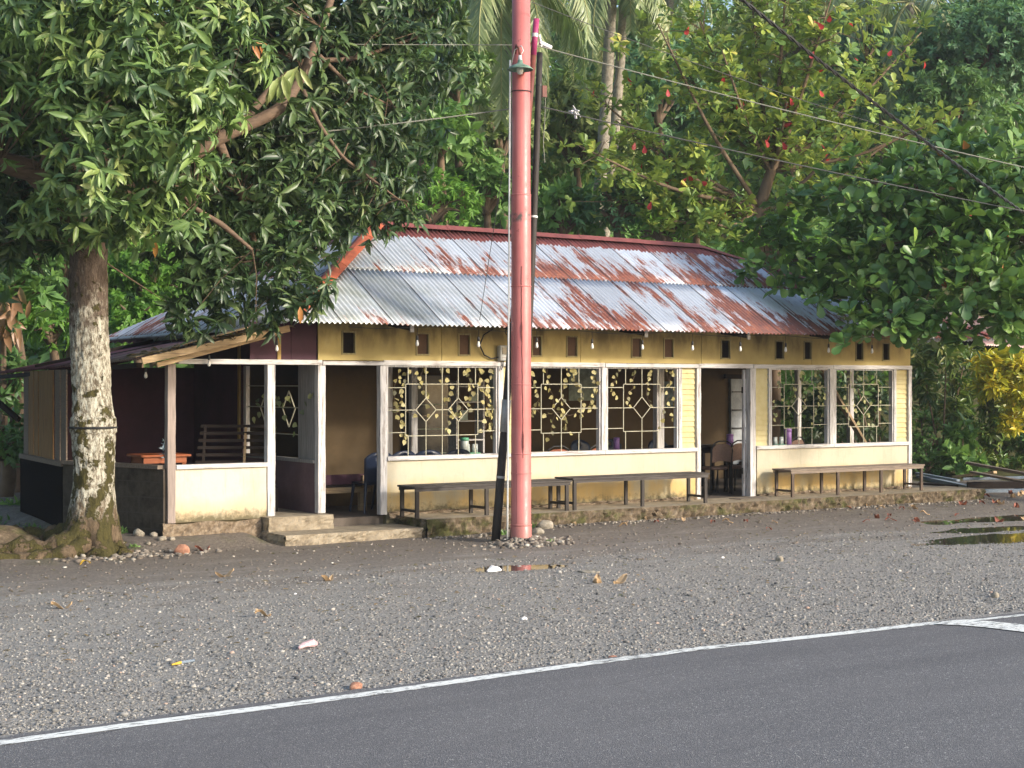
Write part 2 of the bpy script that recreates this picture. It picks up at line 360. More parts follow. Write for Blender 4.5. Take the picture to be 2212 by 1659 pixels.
M['wood2'] = leaf_mat('hill_leaf_mid', [(0.079, 0.173, 0.051), (0.142, 0.267, 0.070), (0.220, 0.377, 0.095)], .45, .32)
M['wood3'] = leaf_mat('hill_leaf_bright', [(.08, .19, .03), (.14, .30, .045), (.22, .42, .06)], .5, .4)
M['olive'] = leaf_mat('hill_leaf_olive', [(0.129, 0.179, 0.064), (0.215, 0.272, 0.086), (0.315, 0.358, 0.114)], .5, .32)
M['bluegreen'] = leaf_mat('hill_leaf_bluegreen', [(0.053, 0.132, 0.066), (0.099, 0.218, 0.099), (0.158, 0.304, 0.132)], .5, .3)
M['palm'] = leaf_mat('palm_leaflet', [(0.120, 0.168, 0.072), (0.240, 0.300, 0.132), (0.408, 0.432, 0.228)], .38, .25)
M['crotony'] = leaf_mat('yellow_croton_leaf', [(.10, .18, .02), (.28, .34, .03), (.55, .50, .04), (.66, .44, .03)], .35, .3, tcol=(.7, .55, .05))
M['crotong'] = leaf_mat('green_croton_leaf', [(.03, .08, .02), (.07, .14, .03), (.18, .23, .05), (.52, .44, .14)], .35, .25)
M['garland'] = leaf_mat('faded_artificial_leaf', [(.07, .07, .03), (.25, .21, .07), (.39, .34, .13), (.50, .45, .22)], .55, .25, tcol=(.6, .58, .2))
M['garlanddk'] = leaf_mat('shaded_artificial_leaf', [(.10, .13, .07), (.24, .26, .12), (.5, .48, .2)], .55, .25)

# ---------------------------------------------------------------- mesh building
ORG = {}
def setp(o, label=None, cat=None, group=None, kind=None):
    if label: o['label'] = label
    if cat: o['category'] = cat
    if group: o['group'] = group
    if kind: o['kind'] = kind
    return o
def thing(name, loc, label, cat, group=None):
    o = bpy.data.objects.new(name, None); COL.objects.link(o); o.location = loc; o.empty_display_size = .1
    ORG[o] = np.array(loc, float); return setp(o, label, cat, group)
def link(name, me, m, parent, origin):
    o = bpy.data.objects.new(name, me); COL.objects.link(o)
    if m is not None: me.materials.append(m if not isinstance(m, str) else M[m])
    if parent is not None:
        o.parent = parent; ORG[o] = ORG[parent]
    else:
        o.location = origin; ORG[o] = np.array(origin, float)
    return o
class MB:
    def __init__(s): s.v = []; s.f = []
    def add(s, vs, fs):
        k = len(s.v); s.v += [tuple(map(float, v)) for v in vs]; s.f += [tuple(i + k for i in f) for f in fs]; return s
    def box(s, x0, x1, y0, y1, z0, z1):
        return s.add([(x0, y0, z0), (x1, y0, z0), (x1, y1, z0), (x0, y1, z0), (x0, y0, z1), (x1, y0, z1), (x1, y1, z1), (x0, y1, z1)],
                     [(0, 3, 2, 1), (4, 5, 6, 7), (0, 1, 5, 4), (1, 2, 6, 5), (2, 3, 7, 6), (3, 0, 4, 7)])
    def bar(s, p, q, w, h, up=(0, 0, 1)):
        p, q = np.array(p, float), np.array(q, float); d = q - p; d /= np.linalg.norm(d)
        sd = np.cross(d, up); sd /= np.linalg.norm(sd); u = np.cross(sd, d)
        vs = [e + sd * a * w / 2 + u * b * h / 2 for e in (p, q) for a, b in ((-1, -1), (1, -1), (1, 1), (-1, 1))]
        return s.add(vs, [(0, 1, 2, 3), (7, 6, 5, 4), (0, 4, 5, 1), (1, 5, 6, 2), (2, 6, 7, 3), (3, 7, 4, 0)])
    def tube(s, pts, r, n=8, cap=True, wob=0):
        pts = [np.array(p, float) for p in pts]
        if not hasattr(r, '__len__'): r = [r] * len(pts)
        ref = None; vs = []; fs = []
        for i, p in enumerate(pts):
            d = pts[min(i + 1, len(pts) - 1)] - pts[max(i - 1, 0)]; d = d / (np.linalg.norm(d) + 1e-9)
            if ref is None:
                ref = np.array((1., 0, 0)) if abs(d[0]) < .8 else np.array((0, 1., 0))
            a = ref - d * ref.dot(d); a /= np.linalg.norm(a); ref = a; b = np.cross(d, a)
            for k in range(n):
                t = 2 * math.pi * k / n; rr = r[i] * (1 + (random.uniform(-wob, wob) if wob else 0))
                vs.append(p + (a * math.cos(t) + b * math.sin(t)) * rr)
        for i in range(len(pts) - 1):
            for k in range(n):
                k2 = (k + 1) % n; fs.append((i * n + k, i * n + k2, (i + 1) * n + k2, (i + 1) * n + k))
        if cap: fs += [tuple(range(n))[::-1], tuple((len(pts) - 1) * n + k for k in range(n))]
        return s.add(vs, fs)
    def lathe(s, c, prof, n=20):
        vs = []; fs = []
        for r, z in prof:
            for k in range(n):
                t = 2 * math.pi * k / n; vs.append((c[0] + r * math.cos(t), c[1] + r * math.sin(t), c[2] + z))
        for i in range(len(prof) - 1):
            for k in range(n):
                k2 = (k + 1) % n; fs.append((i * n + k, i * n + k2, (i + 1) * n + k2, (i + 1) * n + k))
        return s.add(vs, fs)
    def build(s, name, m, parent=None, origin=None, smooth=False, bevel=0, solid=0):
        if parent is not None: og = ORG[parent]
        else: og = np.array(origin if origin is not None else (0, 0, 0), float)
        me = bpy.data.meshes.new(name); me.from_pydata([tuple(np.array(v) - og) for v in s.v], [], s.f)
        if smooth: me.polygons.foreach_set('use_smooth', [True] * len(me.polygons))
        o = link(name, me, m, parent, tuple(og))
        if bevel:
            b = o.modifiers.new('bevel', 'BEVEL'); b.width = bevel; b.segments = 1; b.limit_method = 'ANGLE'
        if solid:
            b = o.modifiers.new('solid', 'SOLIDIFY'); b.thickness = solid
        return o
def npmesh(name, V, loops, starts, totals, m, parent=None, origin=(0, 0, 0), rnd=None, smooth=False, uv=None, mats=None, mi=None):
    og = ORG[parent] if parent is not None else np.array(origin, float)
    me = bpy.data.meshes.new(name)
    me.vertices.add(len(V)); me.vertices.foreach_set('co', (V - og).astype(np.float32).ravel())
    me.loops.add(len(loops)); me.loops.foreach_set('vertex_index', loops.astype(np.int32))
    me.polygons.add(len(starts)); me.polygons.foreach_set('loop_start', starts.astype(np.int32)); me.polygons.foreach_set('loop_total', totals.astype(np.int32))
    if smooth: me.polygons.foreach_set('use_smooth', np.ones(len(starts), bool))
    me.update(calc_edges=True)
    if rnd is not None:
        a = me.attributes.new('rnd', 'FLOAT', 'POINT'); a.data.foreach_set('value', rnd.astype(np.float32))
    if uv is not None:
        l = me.uv_layers.new(name='UVMap'); l.data.foreach_set('uv', uv[loops].astype(np.float32).ravel())
    o = link(name, me, m, parent, tuple(og))
    if mats:
        for x in mats: me.materials.append(M[x])
        me.polygons.foreach_set('material_index', mi.astype(np.int32))
    return o
# leaf templates: (x along, y across, z normal)
T_LANCE = (np.array([(0, 0, 0), (.3, -.44, .05), (.3, 0, -.02), (.3, .44, .05), (.68, -.42, .0), (.68, 0, -.08), (.68, .42, .0), (1, 0, -.2)], float),
           [(0, 1, 2), (0, 2, 3), (1, 4, 5, 2), (2, 5, 6, 3), (4, 7, 5), (5, 7, 6)])
T_LANCE2 = (T_LANCE[0] * 1.0, T_LANCE[1]); T_LANCE2[0][:, 2] = (-.02, -.02, -.10, .02, -.20, -.26, -.15, -.5); T_LANCE2[0][:, 1] = (0, -.36, .03, .36, -.30, .08, .42, .12)
T_OBOV = (np.array([(0, 0, 0), (.45, -.32, .04), (.45, 0, -.02), (.45, .32, .04), (.8, -.5, .02), (.8, 0, -.05), (.8, .5, .02), (1, -.22, -.06), (1.02, .2, -.06)], float),
          [(0, 1, 2), (0, 2, 3), (1, 4, 5, 2), (2, 5, 6, 3), (4, 7, 5), (5, 7, 8), (5, 8, 6)])
T_DIA = (np.array([(0, 0, 0), (.45, -.5, .06), (.45, .5, .06), (1, 0, -.08)], float), [(0, 1, 3), (0, 3, 2)])
T_STRAP = (np.array([(0, -.25, 0), (0, .25, 0), (.5, -.5, -.04), (.5, .5, -.04), (1, 0, -.3)], float), [(0, 2, 3, 1), (2, 4, 3)])
T_HEART = (np.array([(0, 0, 0), (.15, -.45, .03), (.15, .45, .03), (.5, -.5, -.01), (.5, .5, -.01), (1.05, 0, -.12), (.3, 0, -.06)], float),
           [(0, 1, 6), (0, 6, 2), (1, 3, 6), (6, 4, 2), (3, 5, 6), (6, 5, 4)])
def unit(a): return a / (np.linalg.norm(a, axis=-1, keepdims=True) + 1e-9)
def leafmesh(name, T, pos, d, nr, L, W, rnd, m, parent=None, origin=(0, 0, 0)):
    tv, tf = T; K = len(tv); n = len(pos)
    d = unit(d); side = unit(np.cross(nr, d)); nn = np.cross(d, side)
    V = (pos[:, None, :] + tv[None, :, 0:1] * (L[:, None, None] * d[:, None, :]) + tv[None, :, 1:2] * (W[:, None, None] * side[:, None, :])
         + tv[None, :, 2:3] * (L[:, None, None] * nn[:, None, :])).reshape(-1, 3)
    fl = np.concatenate([np.array(f) for f in tf]); tot = np.array([len(f) for f in tf])
    loops = (fl[None, :] + (np.arange(n) * K)[:, None]).ravel()
    totals = np.tile(tot, n); starts = np.concatenate([[0], np.cumsum(totals)[:-1]])
    return npmesh(name, V, loops, starts, totals, m, parent, origin, np.repeat(rnd, K))
def rvec(n): return unit(rng.normal(size=(n, 3)))
def whorls(centers, axes, per, spread, droop, L0, wr, Lvar=.25, up=.35):
    """leaves radiating from each shoot tip"""
    nC = len(centers); n = nC * per
    c = np.repeat(centers, per, 0); a = unit(np.repeat(axes, per, 0))
    r = rvec(n); perp = unit(r - a * (r * a).sum(1, keepdims=True))
    th = rng.normal(spread, .28, n)[:, None]
    d = a * np.cos(th) + perp * np.sin(th); d[:, 2] -= droop * rng.uniform(.3, 1.3, n); d = unit(d)
    nr = a + rng.normal(0, .3, (n, 3)); nr[:, 2] += up
    L = L0 * (1 + rng.normal(0, Lvar, n)).clip(.45, 1.6); W = L * wr * rng.uniform(.8, 1.2, n)
    c = c - a * rng.uniform(0, .35, (n, 1)) * L0
    base = np.repeat(rng.uniform(0, 1, nC), per)
    rnd = (base * .65 + rng.uniform(0, 1, n) * .35)
    return c, d, nr, L, W, rnd
def lobepts(lobes, dens, inner=.35):
    P = []; A = []
    for (c, r) in lobes:
        rr = np.array(r if hasattr(r, '__len__') else (r, r, r * .85), float)
        n = max(3, int(dens * rr[0] * rr[0] * 4))
        v = rvec(n); rad = np.where(rng.uniform(size=n) < inner, rng.uniform(.2, .8, n), rng.normal(.93, .10, n))[:, None]
        P.append(np.array(c) + v * rr * rad); A.append(v)
    return np.concatenate(P), np.concatenate(A)
def px_lobes(L): return [(at(x, y, d), r) for x, y, d, r in L]

# ---------------------------------------------------------------- world, sun, camera
w = bpy.data.worlds.new('World'); scene.world = w; w.use_nodes = True
nt = w.node_tree; bg = nt.nodes['Background']; sky = nt.nodes.new('ShaderNodeTexSky'); sky.sky_type = 'NISHITA'; sky.sun_disc = False
SUN_TO = np.array((.54, -1.0, .46)); SUN_TO /= np.linalg.norm(SUN_TO)
sky.sun_elevation = math.asin(SUN_TO[2]); sky.sun_rotation = math.atan2(SUN_TO[0], SUN_TO[1])
sky.air_density = 1.0; sky.dust_density = 2.0
nt.links.new(sky.outputs[0], bg.inputs[0]); bg.inputs[1].default_value = .15
sl = bpy.data.lights.new('sun', 'SUN'); sl.energy = 2.5; sl.angle = R(6); sl.color = (1.0, .92, .80)
so = bpy.data.objects.new('sun', sl); COL.objects.link(so)
from mathutils import Vector
so.rotation_euler = Vector(SUN_TO).to_track_quat('Z', 'Y').to_euler(); so.location = (10, -20, 20)
cd = bpy.data.cameras.new('camera'); cam = bpy.data.objects.new('camera', cd); COL.objects.link(cam)
cam.location = CAM; cam.rotation_euler = (R(90), 0, -PHI); cd.lens = FPX / 2212 * 36; cd.sensor_width = 36
cd.shift_y = 2.5 / 2212; cd.clip_end = 1000; cd.clip_start = .1
scene.camera = cam
scene.view_settings.view_transform = 'Standard'; scene.view_settings.look = 'None'; scene.view_settings.exposure = 1.05
scene.cycles.max_bounces = 8; scene.cycles.diffuse_bounces = 4; scene.cycles.transparent_max_bounces = 8
scene.cycles.sample_clamp_indirect = 6

# ---------------------------------------------------------------- ground
PUD = [(-.75, -4.25, .6, .28), (9.0, -3.0, 1.7, .42), (7.8, -4.1, 1.6, .36), (6.9, -5.1, 1.4, .33)]
def hillh(x, y):
    d = depth(x, y); t = np.clip(d - 31, 0, None)
    h = .42 * t * np.clip(t / 10, 0, 1) * np.clip(1 - (t - 36) / 120, .3, 1)
    return h
def gh(x, y):
    x = np.asarray(x, float); y = np.asarray(y, float)
    s = lambda t: np.clip(t, 0, 1) ** 2 * (3 - 2 * np.clip(t, 0, 1))
    h = .065 * s((x - .5) / 1.5) * s((y + 3) / 2.2)
    h = h + .006 * np.sin(x * 2.1 + 1.3 * np.sin(y * 1.7)) * np.cos(y * 2.7 + np.sin(x * 1.1)) + .004 * np.sin(x * 6.1 + y * 3) * np.cos(y * 7.3 - x)
    h = h - .02 * s((-9.0 - y) / .4)
    for (a, b, ra, rb) in PUD: h = h - .028 * np.exp(-(((x - a) / ra) ** 2 + ((y - b) / rb) ** 2) ** 1.0)
    h = h + .07 * np.exp(-(((x - .85) / .38) ** 2 + ((y + 2.1) / .3) ** 2))
    h = h + .16 * np.exp(-(((x + 5.2) / 1.0) ** 2 + ((y - .2) / .9) ** 2))
    h = h + .125 * s((-1.86 - x) / .3) * s((x + 4.15) / .5) * s((y + .95) / .75)
    return h + hillh(x, y)
xs = np.unique(np.concatenate([np.linspace(-120, -11, 30), np.arange(-11, 14, .06), np.linspace(14, 60, 60), np.linspace(62, 260, 40)]))
ys = np.unique(np.concatenate([np.linspace(-120, -11, 20), np.arange(-11, 1, .055), np.linspace(1, 60, 70), np.linspace(62, 260, 40)]))
XX, YY = np.meshgrid(xs, ys); nx, ny = len(xs), len(ys)
V = np.stack([XX, YY, gh(XX, YY)], -1).reshape(-1, 3)
ii, jj = np.meshgrid(np.arange(nx - 1), np.arange(ny - 1)); k = (jj * nx + ii).ravel()
loops = np.stack([k, k + 1, k + nx + 1, k + nx], -1).ravel(); nf = len(k)
g = npmesh('ground', V, loops, np.arange(nf) * 4, np.full(nf, 4), None, smooth=True, mats=['ground', 'soil'],
           mi=(np.hypot(0, 0) + (depth(XX[:-1, :-1], YY[:-1, :-1]) > 31).astype(int)).ravel())
g['kind'] = 'structure'
for i, (a, b, ra, rb) in enumerate(PUD):
    mb = MB(); vs = [(a + ra * 1.5 * math.cos(t), b + rb * 1.5 * math.sin(t), -.012 + (.035 if False else 0)) for t in np.linspace(0, 2 * math.pi, 32, endpoint=False)]
    zc = float(gh(a, b)); zw = zc + .016
    vs = [(x, y, zw) for x, y, _ in vs]
    mb.add(vs, [tuple(range(32))]); o = mb.build('puddle', 'water', origin=(a, b, zw)); o['kind'] = 'structure'
# road
ROADZ = .022
edge = [onG(x, y, ROADZ) for x, y in ((-700, 1692), (0, 1591), (274, 1554), (823, 1482), (1400, 1410), (1810, 1363), (1992, 1345), (2119, 1333), (2212, 1321))]
e = [(p[0], p[1]) for p in edge]; e = [(-80, e[0][1] - 1.5), (-20, e[0][1] - .3)] + e + [(6, -9.45), (30, -9.4), (120, -9.4)]
mb = MB(); vs = []
ex = np.unique(np.concatenate([np.linspace(-80, -12, 12), np.arange(-12, 8, .05), np.linspace(8, 120, 12)])); ey = np.interp(ex, [p[0] for p in e], [p[1] for p in e])
ey = ey + .012 * np.sin(ex * 9) + .01 * np.sin(ex * 23 + 1)
nE = len(ex)
for x, y in zip(ex, ey): vs += [(x, y, -.03), (x, y - .015, ROADZ), (x, -30, ROADZ)]
fs = []
for i in range(nE - 1):
    a = i * 3; fs += [(a, a + 3, a + 4, a + 1), (a + 1, a + 4, a + 5, a + 2)]
o = mb.add(vs, [f[::-1] for f in fs]).build('road', 'asphalt'); o['kind'] = 'structure'
ln = [onG(x, y, ROADZ)[:2] for x, y in ((-500, 1678), (0, 1606), (274, 1568), (547, 1533), (823, 1496), (1120, 1454), (1500, 1403), (1810, 1370), (1992, 1349), (2119, 1339), (2212, 1329))]
ln = [(-60, ln[0][1] - .8)] + ln + [(6, ln[-1][1] + .02), (100, ln[-1][1])]
mb = MB(); vs = []; lx = np.concatenate([np.linspace(-60, -10, 10), np.arange(-9.9, 2, .1), np.linspace(2.2, 100, 10)])
lyy = np.interp(lx, [p[0] for p in ln], [p[1] for p in ln])
for x, y in zip(lx, lyy):
    wd = .06 if x < .3 else .035
    vs += [(x, y - wd + .004 * math.sin(x * 31), ROADZ + .004), (x, y + wd + .004 * math.sin(x * 37), ROADZ + .004)]
mb.add(vs, [(2 * i, 2 * i + 2, 2 * i + 3, 2 * i + 1) for i in range(len(lx) - 1)])
o = mb.build('edge_line', 'paint'); o['kind'] = 'structure'
mb = MB(); bu = [onG(x, y, ROADZ) for x, y in ((2020, 1348), (2085, 1342), (2130, 1343), (2212, 1351))]; bl = [onG(x, y, ROADZ) for x, y in ((2020, 1350), (2085, 1353), (2130, 1357), (2212, 1367))]
dx = np.array(bu[-1]) - np.array(bu[-2]); bu.append(tuple(np.array(bu[-1]) + dx * 6)); dx = np.array(bl[-1]) - np.array(bl[-2]); bl.append(tuple(np.array(bl[-1]) + dx * 6))
vs = []
for a, b in zip(bu, bl): vs += [(b[0], b[1], ROADZ + .008), (a[0], a[1], ROADZ + .008)]
mb.add(vs, [(2 * i, 2 * i + 2, 2 * i + 3, 2 * i + 1) for i in range(4)]); o = mb.build('road_marking', 'paint'); o['kind'] = 'structure'

# loose stones
def stones(name, P, S, m, parent=None, origin=(0, 0, 0), seedcol=None):
    t = (1 + 5 ** .5) / 2
    ico = np.array([(-1, t, 0), (1, t, 0), (-1, -t, 0), (1, -t, 0), (0, -1, t), (0, 1, t), (0, -1, -t), (0, 1, -t), (t, 0, -1), (t, 0, 1), (-t, 0, -1), (-t, 0, 1)]) / 1.9
    F = np.array([(0, 11, 5), (0, 5, 1), (0, 1, 7), (0, 7, 10), (0, 10, 11), (1, 5, 9), (5, 11, 4), (11, 10, 2), (10, 7, 6), (7, 1, 8), (3, 9, 4), (3, 4, 2), (3, 2, 6), (3, 6, 8), (3, 8, 9), (4, 9, 5), (2, 4, 11), (6, 2, 10), (8, 6, 7), (9, 8, 1)])
    n = len(P); s = S[:, None, None] * np.stack([rng.uniform(.7, 1.3, n), rng.uniform(.6, 1.0, n), rng.uniform(.35, .7, n)], -1)[:, None, :]
    V = ico[None] * (1 + rng.uniform(-.22, .22, (n, 12, 1))) * s
    a = rng.uniform(0, 6.28, n); c_, s_ = np.cos(a)[:, None], np.sin(a)[:, None]
    V = np.stack([V[..., 0] * c_ - V[..., 1] * s_, V[..., 0] * s_ + V[..., 1] * c_, V[..., 2]], -1) + P[:, None, :]
    loops = (F.ravel()[None] + (np.arange(n) * 12)[:, None]).ravel(); nf = n * 20
    return npmesh(name, V.reshape(-1, 3), loops, np.arange(nf) * 3, np.full(nf, 3), m, parent, origin, np.repeat(rng.uniform(0, 1, n), 12))
n = 120000
u = rng.uniform(0, 1, n); yy_ = -9.42 + 6.0 * u ** 1.35; xx_ = rng.uniform(-9.5, 13, n)
keep = (rng.uniform(size=n) < np.clip(1.15 - (yy_ + 9.4) / 7.5, .2, 1)) & ((xx_ < 6) | (rng.uniform(size=n) < .3))
xx_, yy_ = xx_[keep], yy_[keep]; ed = np.interp(xx_, ex, ey); k2 = yy_ > ed - .03; xx_, yy_ = xx_[k2], yy_[k2]
S = np.abs(rng.normal(.007, .004, len(xx_))).clip(.004, .024) * (1 + .8 * (rng.uniform(size=len(xx_)) > .97))
P3 = np.stack([xx_, yy_, gh(xx_, yy_) + S * .2], -1)
n2 = 2600; x2 = rng.uniform(-6, 12, n2); y2 = rng.uniform(-4.5, -.9, n2); S2 = np.abs(rng.normal(.009, .008, n2)).clip(.005, .045)
P2 = np.stack([x2, y2, gh(x2, y2) + S2 * .15], -1)
# heap round the pole foot and at the tree foot
n3 = 420; x3 = rng.normal(.85, .30, n3); y3 = rng.normal(-2.3, .17, n3); S3 = rng.uniform(.012, .045, n3); P3b = np.stack([x3, y3, gh(x3, y3) + S3 * .2], -1)
n4 = 260; x4 = rng.normal(-3.9, .45, n4); y4 = rng.normal(-.95, .14, n4); S4 = rng.uniform(.012, .05, n4); P4 = np.stack([x4, y4, gh(x4, y4) + S4 * .2], -1)
n5 = 700; t5 = rng.uniform(0, 1, n5); x5 = -.2 + 11.6 * t5; y5 = -.98 - np.abs(rng.normal(0, .1, n5)); S5 = rng.uniform(.01, .035, n5); P5 = np.stack([x5, y5, gh(x5, y5) + S5 * .2], -1)
o = stones('gravel', P3, S, 'stones'); o['kind'] = 'stuff'; o['label'] = 'grey gravel strewn over the yard beside the road'
o = stones('pebbles', np.concatenate([P2, P3b, P4, P5]), np.concatenate([S2, S3, S4, S5]), 'stonesdk'); o['kind'] = 'stuff'; o['label'] = 'brownish pebbles in the dirt near the building and poles'

# ---------------------------------------------------------------- pavement and steps
def slab(name, x0, x1, yf, yb, ztop, zbot, mtop, mside, seed=0, endx=True, bumpy=.03):
    r = np.random.default_rng(seed)
    def strip(a, b, nrm, nm):
        a, b = np.array(a), np.array(b); L = np.linalg.norm(b - a); nu = max(2, int(L / .045)); nv = 7
        U, W_ = np.meshgrid(np.linspace(0, 1, nu + 1), np.linspace(0, 1, nv + 1))
        off = r.uniform(-.4, 1, U.shape) * bumpy + bumpy * .8 * np.sin(U * L * 7 + seed) * np.sin(W_ * 5)
        off = np.where(W_ > .99, r.uniform(-.3, .3, U.shape) * bumpy * .35, off)
        V = a + (b - a) * U[..., None] + np.array(nrm)[None, None] * off[..., None]; V = V.copy(); V[..., 2] = zbot + (ztop - zbot) * W_
        k = (np.arange(nv)[:, None] * (nu + 1) + np.arange(nu)[None]).ravel()
        return V, k, nu, nv
    mbs = MB(); tops = []
    for a, b, nr in (((x0, yf, 0.), (x1, yf, 0.), (0, -1., 0)),) + ((((x1, yf, 0.), (x1, yb, 0.), (1., 0, 0)), ((x0, yb, 0.), (x0, yf, 0.), (-1., 0, 0)))):
        V, k, nu, nv = strip(a, b, nr, '')
        mbs.add(V.reshape(-1, 3), [(q, q + 1, q + nu + 2, q + nu + 1) for q in k]); tops.append(V[-1])
    mbs.add([(x0, yb, ztop), (x1, yb, ztop), (x1, yb, zbot), (x0, yb, zbot)], [(0, 1, 2, 3)])
    root = mbs.build(name, mside, origin=(x0, yf, zbot)); root['kind'] = 'structure'
    mt = MB(); ring = [tuple(p[:2]) + (ztop,) for p in tops[0]] + [tuple(p[:2]) + (ztop,) for p in tops[1]][1:] + [tuple(p[:2]) + (ztop,) for p in tops[2]][:-1]
    mt.add(ring, [tuple(range(len(ring)))]); mt.build('paving_top', mtop, root)
    return root
slab('pavement', .14, 11.25, -.86, -.003, .242, -.06, 'concrete', 'mossy', 3, bumpy=.035)
slab('doorstep', -1.88, .12, -.80, -.003, .13, -.06, 'concrete', 'concrete', 5, bumpy=.018)
slab('step', -1.86, -.93, -.24, .015, .315, .131, 'concrete', 'concrete', 6, bumpy=.012)

# ---------------------------------------------------------------- the roadside restaurant
B = thing('roadside_restaurant', (0, 0, .2), 'long low yellow roadside eating house with rusty corrugated roof and barred open windows', 'building')
H0, H1 = 2.30, 2.365       # head beam
S0, S1 = .99, 1.05         # sill
FL = .235
def bx(name, m, *a, bevel=0, parent=None):
    return MB().box(*a).build(name, m, parent or B, bevel=bevel)
# lower walls
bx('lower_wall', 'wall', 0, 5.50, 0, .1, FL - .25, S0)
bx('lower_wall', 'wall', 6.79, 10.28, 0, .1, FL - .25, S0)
bx('lower_wall', 'porchwall', -3.03, -1.78, .0, .1, .27, S0 - .02)
# river-stone footing of the porch
def footing(name, x0, x1, y, z0, z1, parent):
    nu, nv = int((x1 - x0) / .035), 10; U, W_ = np.meshgrid(np.linspace(x0, x1, nu + 1), np.linspace(0, 1, nv + 1))
    off = .03 * np.abs(np.sin(U * 11 + 2 * np.sin(W_ * 4))) + rng.uniform(0, .02, U.shape) + .03 * (1 - W_)
    V = np.stack([U, y - off, z0 + (z1 - z0) * W_ + .012 * np.sin(U * 9) * (W_ > .9)], -1)
    k = (np.arange(nv)[:, None] * (nu + 1) + np.arange(nu)[None]).ravel(); mb = MB()
    mb.add(V.reshape(-1, 3), [(q, q + 1, q + nu + 2, q + nu + 1) for q in k])
    mb.add([(x0, y + .1, z1), (x1, y + .1, z1)] + [tuple(V[-1, -1]), tuple(V[-1, 0])], [(0, 1, 2, 3)])
    return mb.build(name, 'rockfound', parent)
footing('stone_footing', -3.22, -1.88, -.03, -.05, .285, B)
# thin stone plinth line along the wall foot
footing('stone_footing', .02, 5.5, -.004, .2, .285, B); footing('stone_footing', 6.8, 10.35, -.004, .2, .28, B)
# posts
def post(x0, x1, z0, m='whitez', y0=-.02, y1=.09, parent=None, ztop=H0):
    mb = MB(); nseg = 9; vs = []
    for i in range(nseg + 1):
        z = z0 + (ztop - z0) * i / nseg; j = random.uniform(-.004, .004); k_ = random.uniform(-.004, .004)
        vs += [(x0 + j, y0, z), (x1 + k_, y0, z), (x1 + k_, y1, z), (x0 + j, y1, z)]
    fs = [(0, 3, 2, 1), tuple(nseg * 4 + q for q in range(4))]
    for i in range(nseg):
        for q in range(4): fs.append((i * 4 + q, i * 4 + (q + 1) % 4, (i + 1) * 4 + (q + 1) % 4, (i + 1) * 4 + q))
    return mb.add(vs, fs).build('post', m, parent or B, bevel=.004)
post(-3.14, -3.035, .25, 'greywood', -.03, .08)
post(-1.775, -1.665, .31); post(-1.045, -.935, .32); post(-.105, .0, FL + .02)
post(1.815, 1.90, FL + .0); post(3.66, 3.765, S1, ztop=H0); post(5.515, 5.6, FL); post(6.63, 6.75, FL); post(8.40, 8.545, S1); post(10.29, 10.375, FL)
# smaller mullions by the clapboard panels
post(2.2, 2.245, S1, y0=-.012); post(5.16, 5.225, S1, y0=-.012); post(7.04, 7.09, S1, y0=-.012); post(9.94, 10.0, S1, y0=-.012)
# head beams, sills
for a, b, d in ((-3.0, -.99, 0), (-.985, -.06, -.012), (-.055, 1.85, .006), (1.855, 3.71, 0), (3.715, 5.55, -.006), (5.555, 6.69, .004), (6.695, 8.47, 0), (8.475, 10.37, .003)):
    bx('head_beam', 'white', a, b, -.035 + d, .07, H0, H1 + d, bevel=.004)
for a, b in ((.0, 1.815), (1.9, 3.71), (3.715, 5.515), (6.75, 8.47), (8.475, 10.29)):
    bx('sill', 'white', a, b, -.045, .1, S0 + .002, S1, bevel=.004)
bx('sill', 'white', -3.03, -1.775, -.04, .11, .965, 1.02, bevel=.004)
# fascia with vent holes
vents = [(-.58, .2), (.57, .2), (1.25, .19), (2.49, .17), (3.12, .19), (4.33, .19), (4.96, .19), (6.12, .19), (7.28, .19), (7.91, .17), (9.11, .18), (9.75, .17)]
seams = [-1.04, .88, 3.28, 5.62, 8.0, 10.36]
FT = 3.0; VZ0, VZ1 = 2.455, 2.75
for i in range(5):
    a, b = seams[i] + .004, seams[i + 1] - .004; mb = MB(); cur = a
    for vx, vw in sorted(vents):
        if a < vx < b:
            mb.box(cur, vx - vw / 2, .0, .018, H1, FT); mb.box(vx - vw / 2, vx + vw / 2, .0, .018, H1, VZ0); mb.box(vx - vw / 2, vx + vw / 2, .0, .018, VZ1, FT); cur = vx + vw / 2
    mb.box(cur, b, .0, .018, H1, FT)
    mb.build('fascia_panel', 'fascia', B)
M['ventframe'] = wood('dull_olive_vent_frame', (.30, .25, .12), (.12, .1, .06), .35, 'z')
for vx, vw in vents:
    mb = MB(); h = vw / 2; t = .022
    mb.box(vx - h - .01, vx + h + .01, -.014, .03, VZ0 - .012, VZ0 + t - .012); mb.box(vx - h - .01, vx + h + .01, -.014, .03, VZ1 - t + .012, VZ1 + .012)
    mb.box(vx - h - .01, vx - h + t - .01, -.013, .03, VZ0 + t - .012, VZ1 - t + .012); mb.box(vx + h - t + .01, vx + h + .01, -.013, .03, VZ0 + t - .012, VZ1 - t + .012)
    f = mb.build('vent', 'ventframe', B, bevel=.002)
    if abs(vx - .57) < .01 or abs(vx - 3.12) < .01 or (4 < vx < 5) or vx in (1.25, 2.49):
        MB().box(vx - h, vx + h, .019, .026, VZ0, VZ1).build('back_board', M.setdefault('ventboard', plain('brown_vent_board', (.10, .055, .03), .9)), f)
